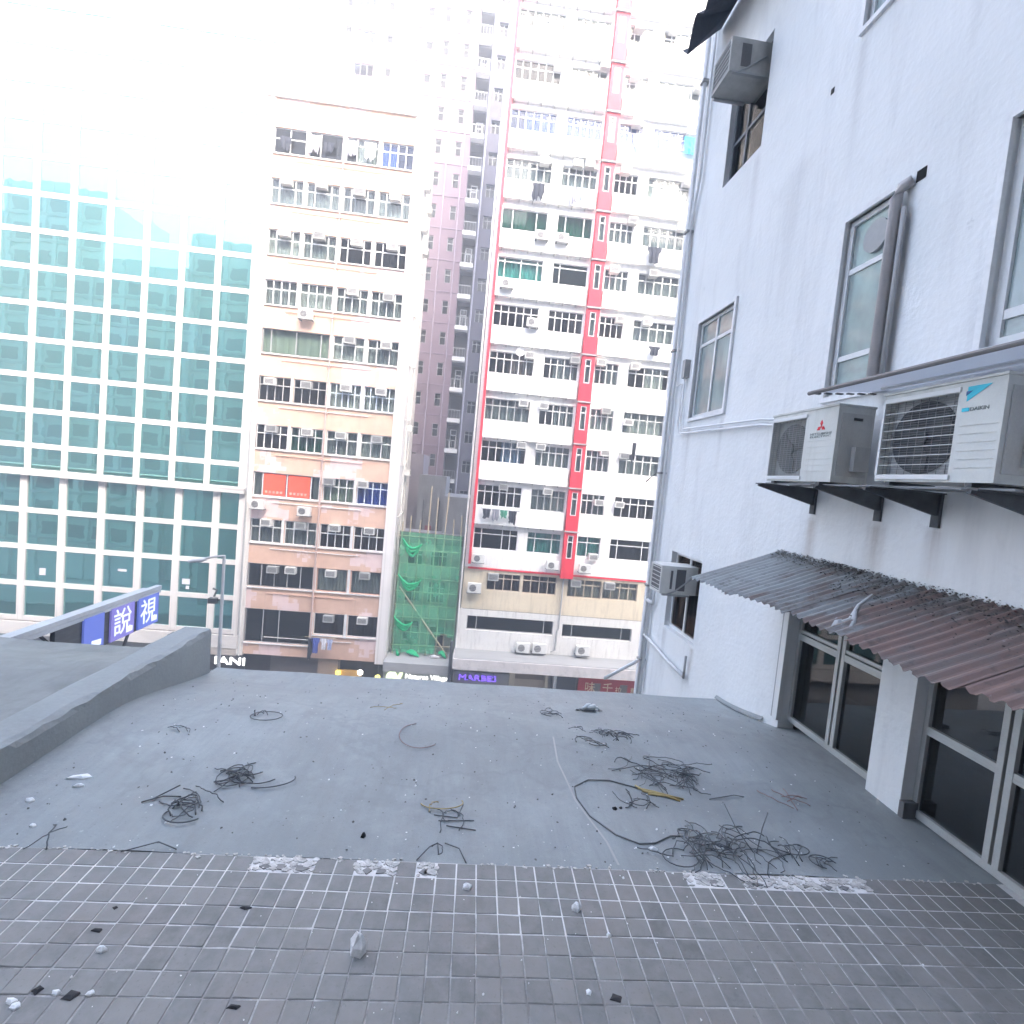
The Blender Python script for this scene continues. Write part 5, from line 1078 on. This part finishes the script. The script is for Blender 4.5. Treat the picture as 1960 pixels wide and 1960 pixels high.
clump(0.02,2.93,.07,.04,4,8,'small fan of bent black wires in the middle',L=.2,extra=[[(-.08,2.95,0),(.06,2.93,.0),(.09,3.02,.02)],[(-.05,2.90,0),(.16,2.91,.0)],[(0,2.86,0),(.17,2.83,0)]])
clump(2.05,2.77,.06,.06,4,9,'bent dark wires near the tiled edge at right',L=.2,extra=[arc(2.02,2.78,.11,.05,100,260),arc(2.06,2.76,.08,.05,200,420)]); clump(2.18,2.66,.06,.04,4,10,'small hooked wire by the glazed front',L=.16,extra=[arc(2.17,2.67,.08,.05,20,260)])
clump(1.10,3.90,.06,.03,3,11,'faint curl of wire behind the long cable',WIRE2,L=.22,r=.003,extra=[arc(1.06,3.90,.10,.07,60,200),arc(1.14,3.88,.07,.05,180,380)]); clump(1.24,3.16,.16,.05,7,12,'loose short wires below the large tangle',L=.22)
clump(-.03,2.66,.02,.02,1,13,'bent black wires crossing onto the tiles',L=.15,extra=[[(-.14,2.58,0),(-.08,2.66,.02),(-.04,2.72,.0),(-.03,2.64,0)],[(0.0,2.72,0),(.08,2.67,.01),(.12,2.58,0)]])
clump(-1.98,3.75,.06,.03,3,14,'short dark wires beside the parapet',L=.15,r=.003); clump(-2.0,2.62,.05,.05,2,15,'dark wires at the left end of the tiled edge',L=.2,extra=[[(-1.6,2.55,0),(-1.45,2.60,.02),(-1.35,2.58,0)]])
clump(1.40,3.23,.10,.015,0,16,'yellow strip of wire under the large tangle',YEL,r=.006,extra=[[(1.28,3.30,0),(1.38,3.25,.01),(1.50,3.22,0)],[(1.30,3.27,0),(1.42,3.23,.01),(1.56,3.20,0)],[(1.33,3.24,0),(1.44,3.22,.005),(1.53,3.18,0)],[(1.27,3.33,0),(1.30,3.28,.005),(1.36,3.26,0)]]); clump(-.08,3.02,.02,.01,1,17,'thin yellow wire arc in the middle of roof',YEL,L=.1,r=.003,extra=[arc(-.04,3.06,.13,.07,190,380)])
clump(2.35,3.25,.14,.05,5,18,'pinkish wires near the glazed front',PKW,L=.25,r=.003,wob=.4); clump(-.30,3.85,.02,.02,0,19,'very thin brown arc of wire behind the middle',PKW,r=.0026,extra=[arc(-.26,3.85,.16,.20,110,320)]); clump(-.62,4.38,.12,.01,2,20,'thin straw coloured wires near the far edge',YEL,L=.25,r=.003,wob=.1)
clump(1.2,4.78,.04,.02,3,22,'dark loop of wire around clear plastic at the far edge',WIRE,L=.15,r=.0035,extra=[arc(1.28,4.78,.13,.06,180,360)])
# pieces of foam, plaster and stone
def lump(x, y, sx, sy, sz, mat, label, cat, seed, name='debris_piece', rot=0):
    rr = random.Random(seed); mb = MB(); n = 4 if sz < .011 else 5
    R0 = [rr.uniform(.65,1.2) for _ in range(n)]; top = [rr.uniform(.35,.75) for _ in range(n)]
    a = lambda i: 2*math.pi*i/n+rot
    b = [(sx*R0[i]*math.cos(a(i)), sy*R0[i]*math.sin(a(i)), 0) for i in range(n)]; m_ = [(sx*R0[i]*.92*math.cos(a(i)+.15), sy*R0[i]*.92*math.sin(a(i)+.15), sz*rr.uniform(.35,.6)) for i in range(n)]
    t = [(sx*R0[i]*top[i]*.6*math.cos(a(i)), sy*R0[i]*top[i]*.6*math.sin(a(i)), sz*rr.uniform(.8,1.05)) for i in range(n)]
    for i in range(n):
        k = (i+1) % n; mb.face([b[i],b[k],m_[k],m_[i]]); mb.face([m_[i],m_[k],t[k],t[i]])
    mb.face(t)
    o = mb.obj(name, mat, None, (x, y, ground(x,y)-.001)); return tag(o, label, cat)
FOAM = M('white_foam', (.80,.82,.82), .8, .05, 20); PLAS = M('broken_plaster', (.80,.80,.78), .9, .28, 18, .6, 80); DRK = M('dark_shard', (.045,.045,.048), .8, .3, 20); BLK = M('black_scrap', (.012,.012,.014), .8, .3, 20)
lump(-.32,2.05,.045,.035,.085,PLAS,'pointed lump of grey white plaster on the tiles, tallest','stone',1); lump(.65,2.30,.028,.02,.035,PLAS,'small grey stone on the tiles in the middle','stone',2); lump(.13,2.41,.03,.02,.022,PLAS,'pale chip on the tiles near the edge','stone',3)
lump(-1.33,2.03,.03,.02,.02,FOAM,'curled white chip on the tiles at left','chip',4); lump(.63,1.90,.012,.014,.012,FOAM,'tiny white chip beside a dark shard at bottom','chip',5); lump(.78,2.16,.012,.014,.016,FOAM,'tiny white chip right of the grey stone','chip',6)
lump(1.19,2.73,.035,.018,.022,FOAM,'white foam piece lying left of the dense wire pile','foam',7); lump(-2.22,3.14,.09,.03,.02,FOAM,'long white foam strip near the parapet','foam',8); lump(-2.17,3.06,.035,.02,.018,FOAM,'small white foam piece in front of the long strip','foam',9); lump(-2.33,2.92,.03,.02,.02,FOAM,'white foam bit at the left by the parapet','foam',10); lump(-2.15,2.72,.02,.015,.015,FOAM,'white foam bit near the tiled edge at left','foam',11)
for i, (x, y, sx, sy, r_, l) in enumerate(((-.87,2.25,.035,.010,.1,'flat dark shard on the tiles, centre left'),(-1.41,2.23,.016,.012,0,'small square dark shard on the tiles at left'),(-1.41,2.12,.032,.011,.5,'slanted dark shard on the tiles at left'),(-1.31,1.85,.03,.025,.4,'broken dark hole shaped shard at lower left'),(-1.44,1.87,.02,.018,.2,'dark broken shard leftmost at the bottom'),(-.72,1.82,.028,.009,.4,'slim dark shard at the bottom centre left'),(.74,1.88,.028,.016,.3,'notched dark shard at the bottom right'))): lump(x, y, sx, sy, .010, DRK, l, 'shard', 30+i, rot=r_)
for i, (x, y, l) in enumerate(((-1.37,1.86,'white chip between the dark shards at lower left'),(-1.25,1.86,'white chip right of the dark shards at lower left'),(-1.5,1.83,'white chip at the far lower left'),(-1.47,1.81,'second white chip at the far lower left'))): lump(x, y, .02, .013, .012, FOAM, l, 'chip', 50+i)
lump(-.45,2.74,.016,.02,.025,BLK,'black scrap standing near the tiled edge','scrap',60); lump(1.06,3.08,.018,.014,.02,BLK,'black scrap inside the cable loop, larger one','scrap',61); lump(1.10,3.09,.010,.008,.014,BLK,'black scrap inside the cable loop, smaller one','scrap',62)
mb = MB(); rr = random.Random(77)
for k in range(4): mb.tube(curl(rr, 1.30+rr.uniform(-.06,.06), 4.80+rr.uniform(-.02,.02), .22, .6, .02), [.01+.015*math.sin(math.pi*i/11) for i in range(12)], 6)
tag(mb.obj('plastic_bag', M('clear_plastic', (.55,.60,.62), .3, .1, 8), smooth=True), 'crumpled clear plastic bag at the far edge of the roof', 'plastic')
def grit(rr):
    x, y = rr.uniform(-2.5,3.0), rr.uniform(2.6,5.3); return (x, y, ground(x,y)+.004)
tag(flakes(420, grit, .003, .010, 5).obj('grit', M('dark_grit', (.10,.10,.10), .9, .4, 50)), 'dark grit and crumbs scattered over the grey roof', 'grit', kind='stuff')
def grit2(rr):
    x, y = (rr.uniform(-2.5,2.8), rr.uniform(2.55,4.6)) if rr.random() < .6 else (rr.gauss(1.6,.5), rr.uniform(2.50,2.9)); return (x, y, ground(x,y)+.004)
tag(flakes(170, grit2, .003, .010, 6).obj('plaster_crumbs', FOAM), 'white plaster crumbs scattered over the grey roof', 'crumbs', kind='stuff')
def grit3(rr): 
    x, y = rr.uniform(-1.7,2.3), rr.uniform(1.6,2.5); return (x, y, ZR+.003)
tag(flakes(110, grit3, .002, .006, 9).obj('tile_crumbs', PLAS), 'pale crumbs scattered over the tiles', 'crumbs', kind='stuff')

# ------------------------------------------------------------------ haze volume, added for the veil of glare and lifted blacks
hz = bpy.data.materials.new('haze'); hz.use_nodes = True; t = hz.node_tree; t.nodes.clear()
pv = N(t, 'ShaderNodeVolumePrincipled'); pv.inputs['Color'].default_value = (.93,.96,1,1); pv.inputs['Density'].default_value = HAZE; pv.inputs['Anisotropy'].default_value = 0.0
t.links.new(pv.outputs[0], N(t, 'ShaderNodeOutputMaterial').inputs['Volume'])
tag(MB().box(-195,195,-155,195,-18.6,64).obj('haze', hz), kind='stuff')
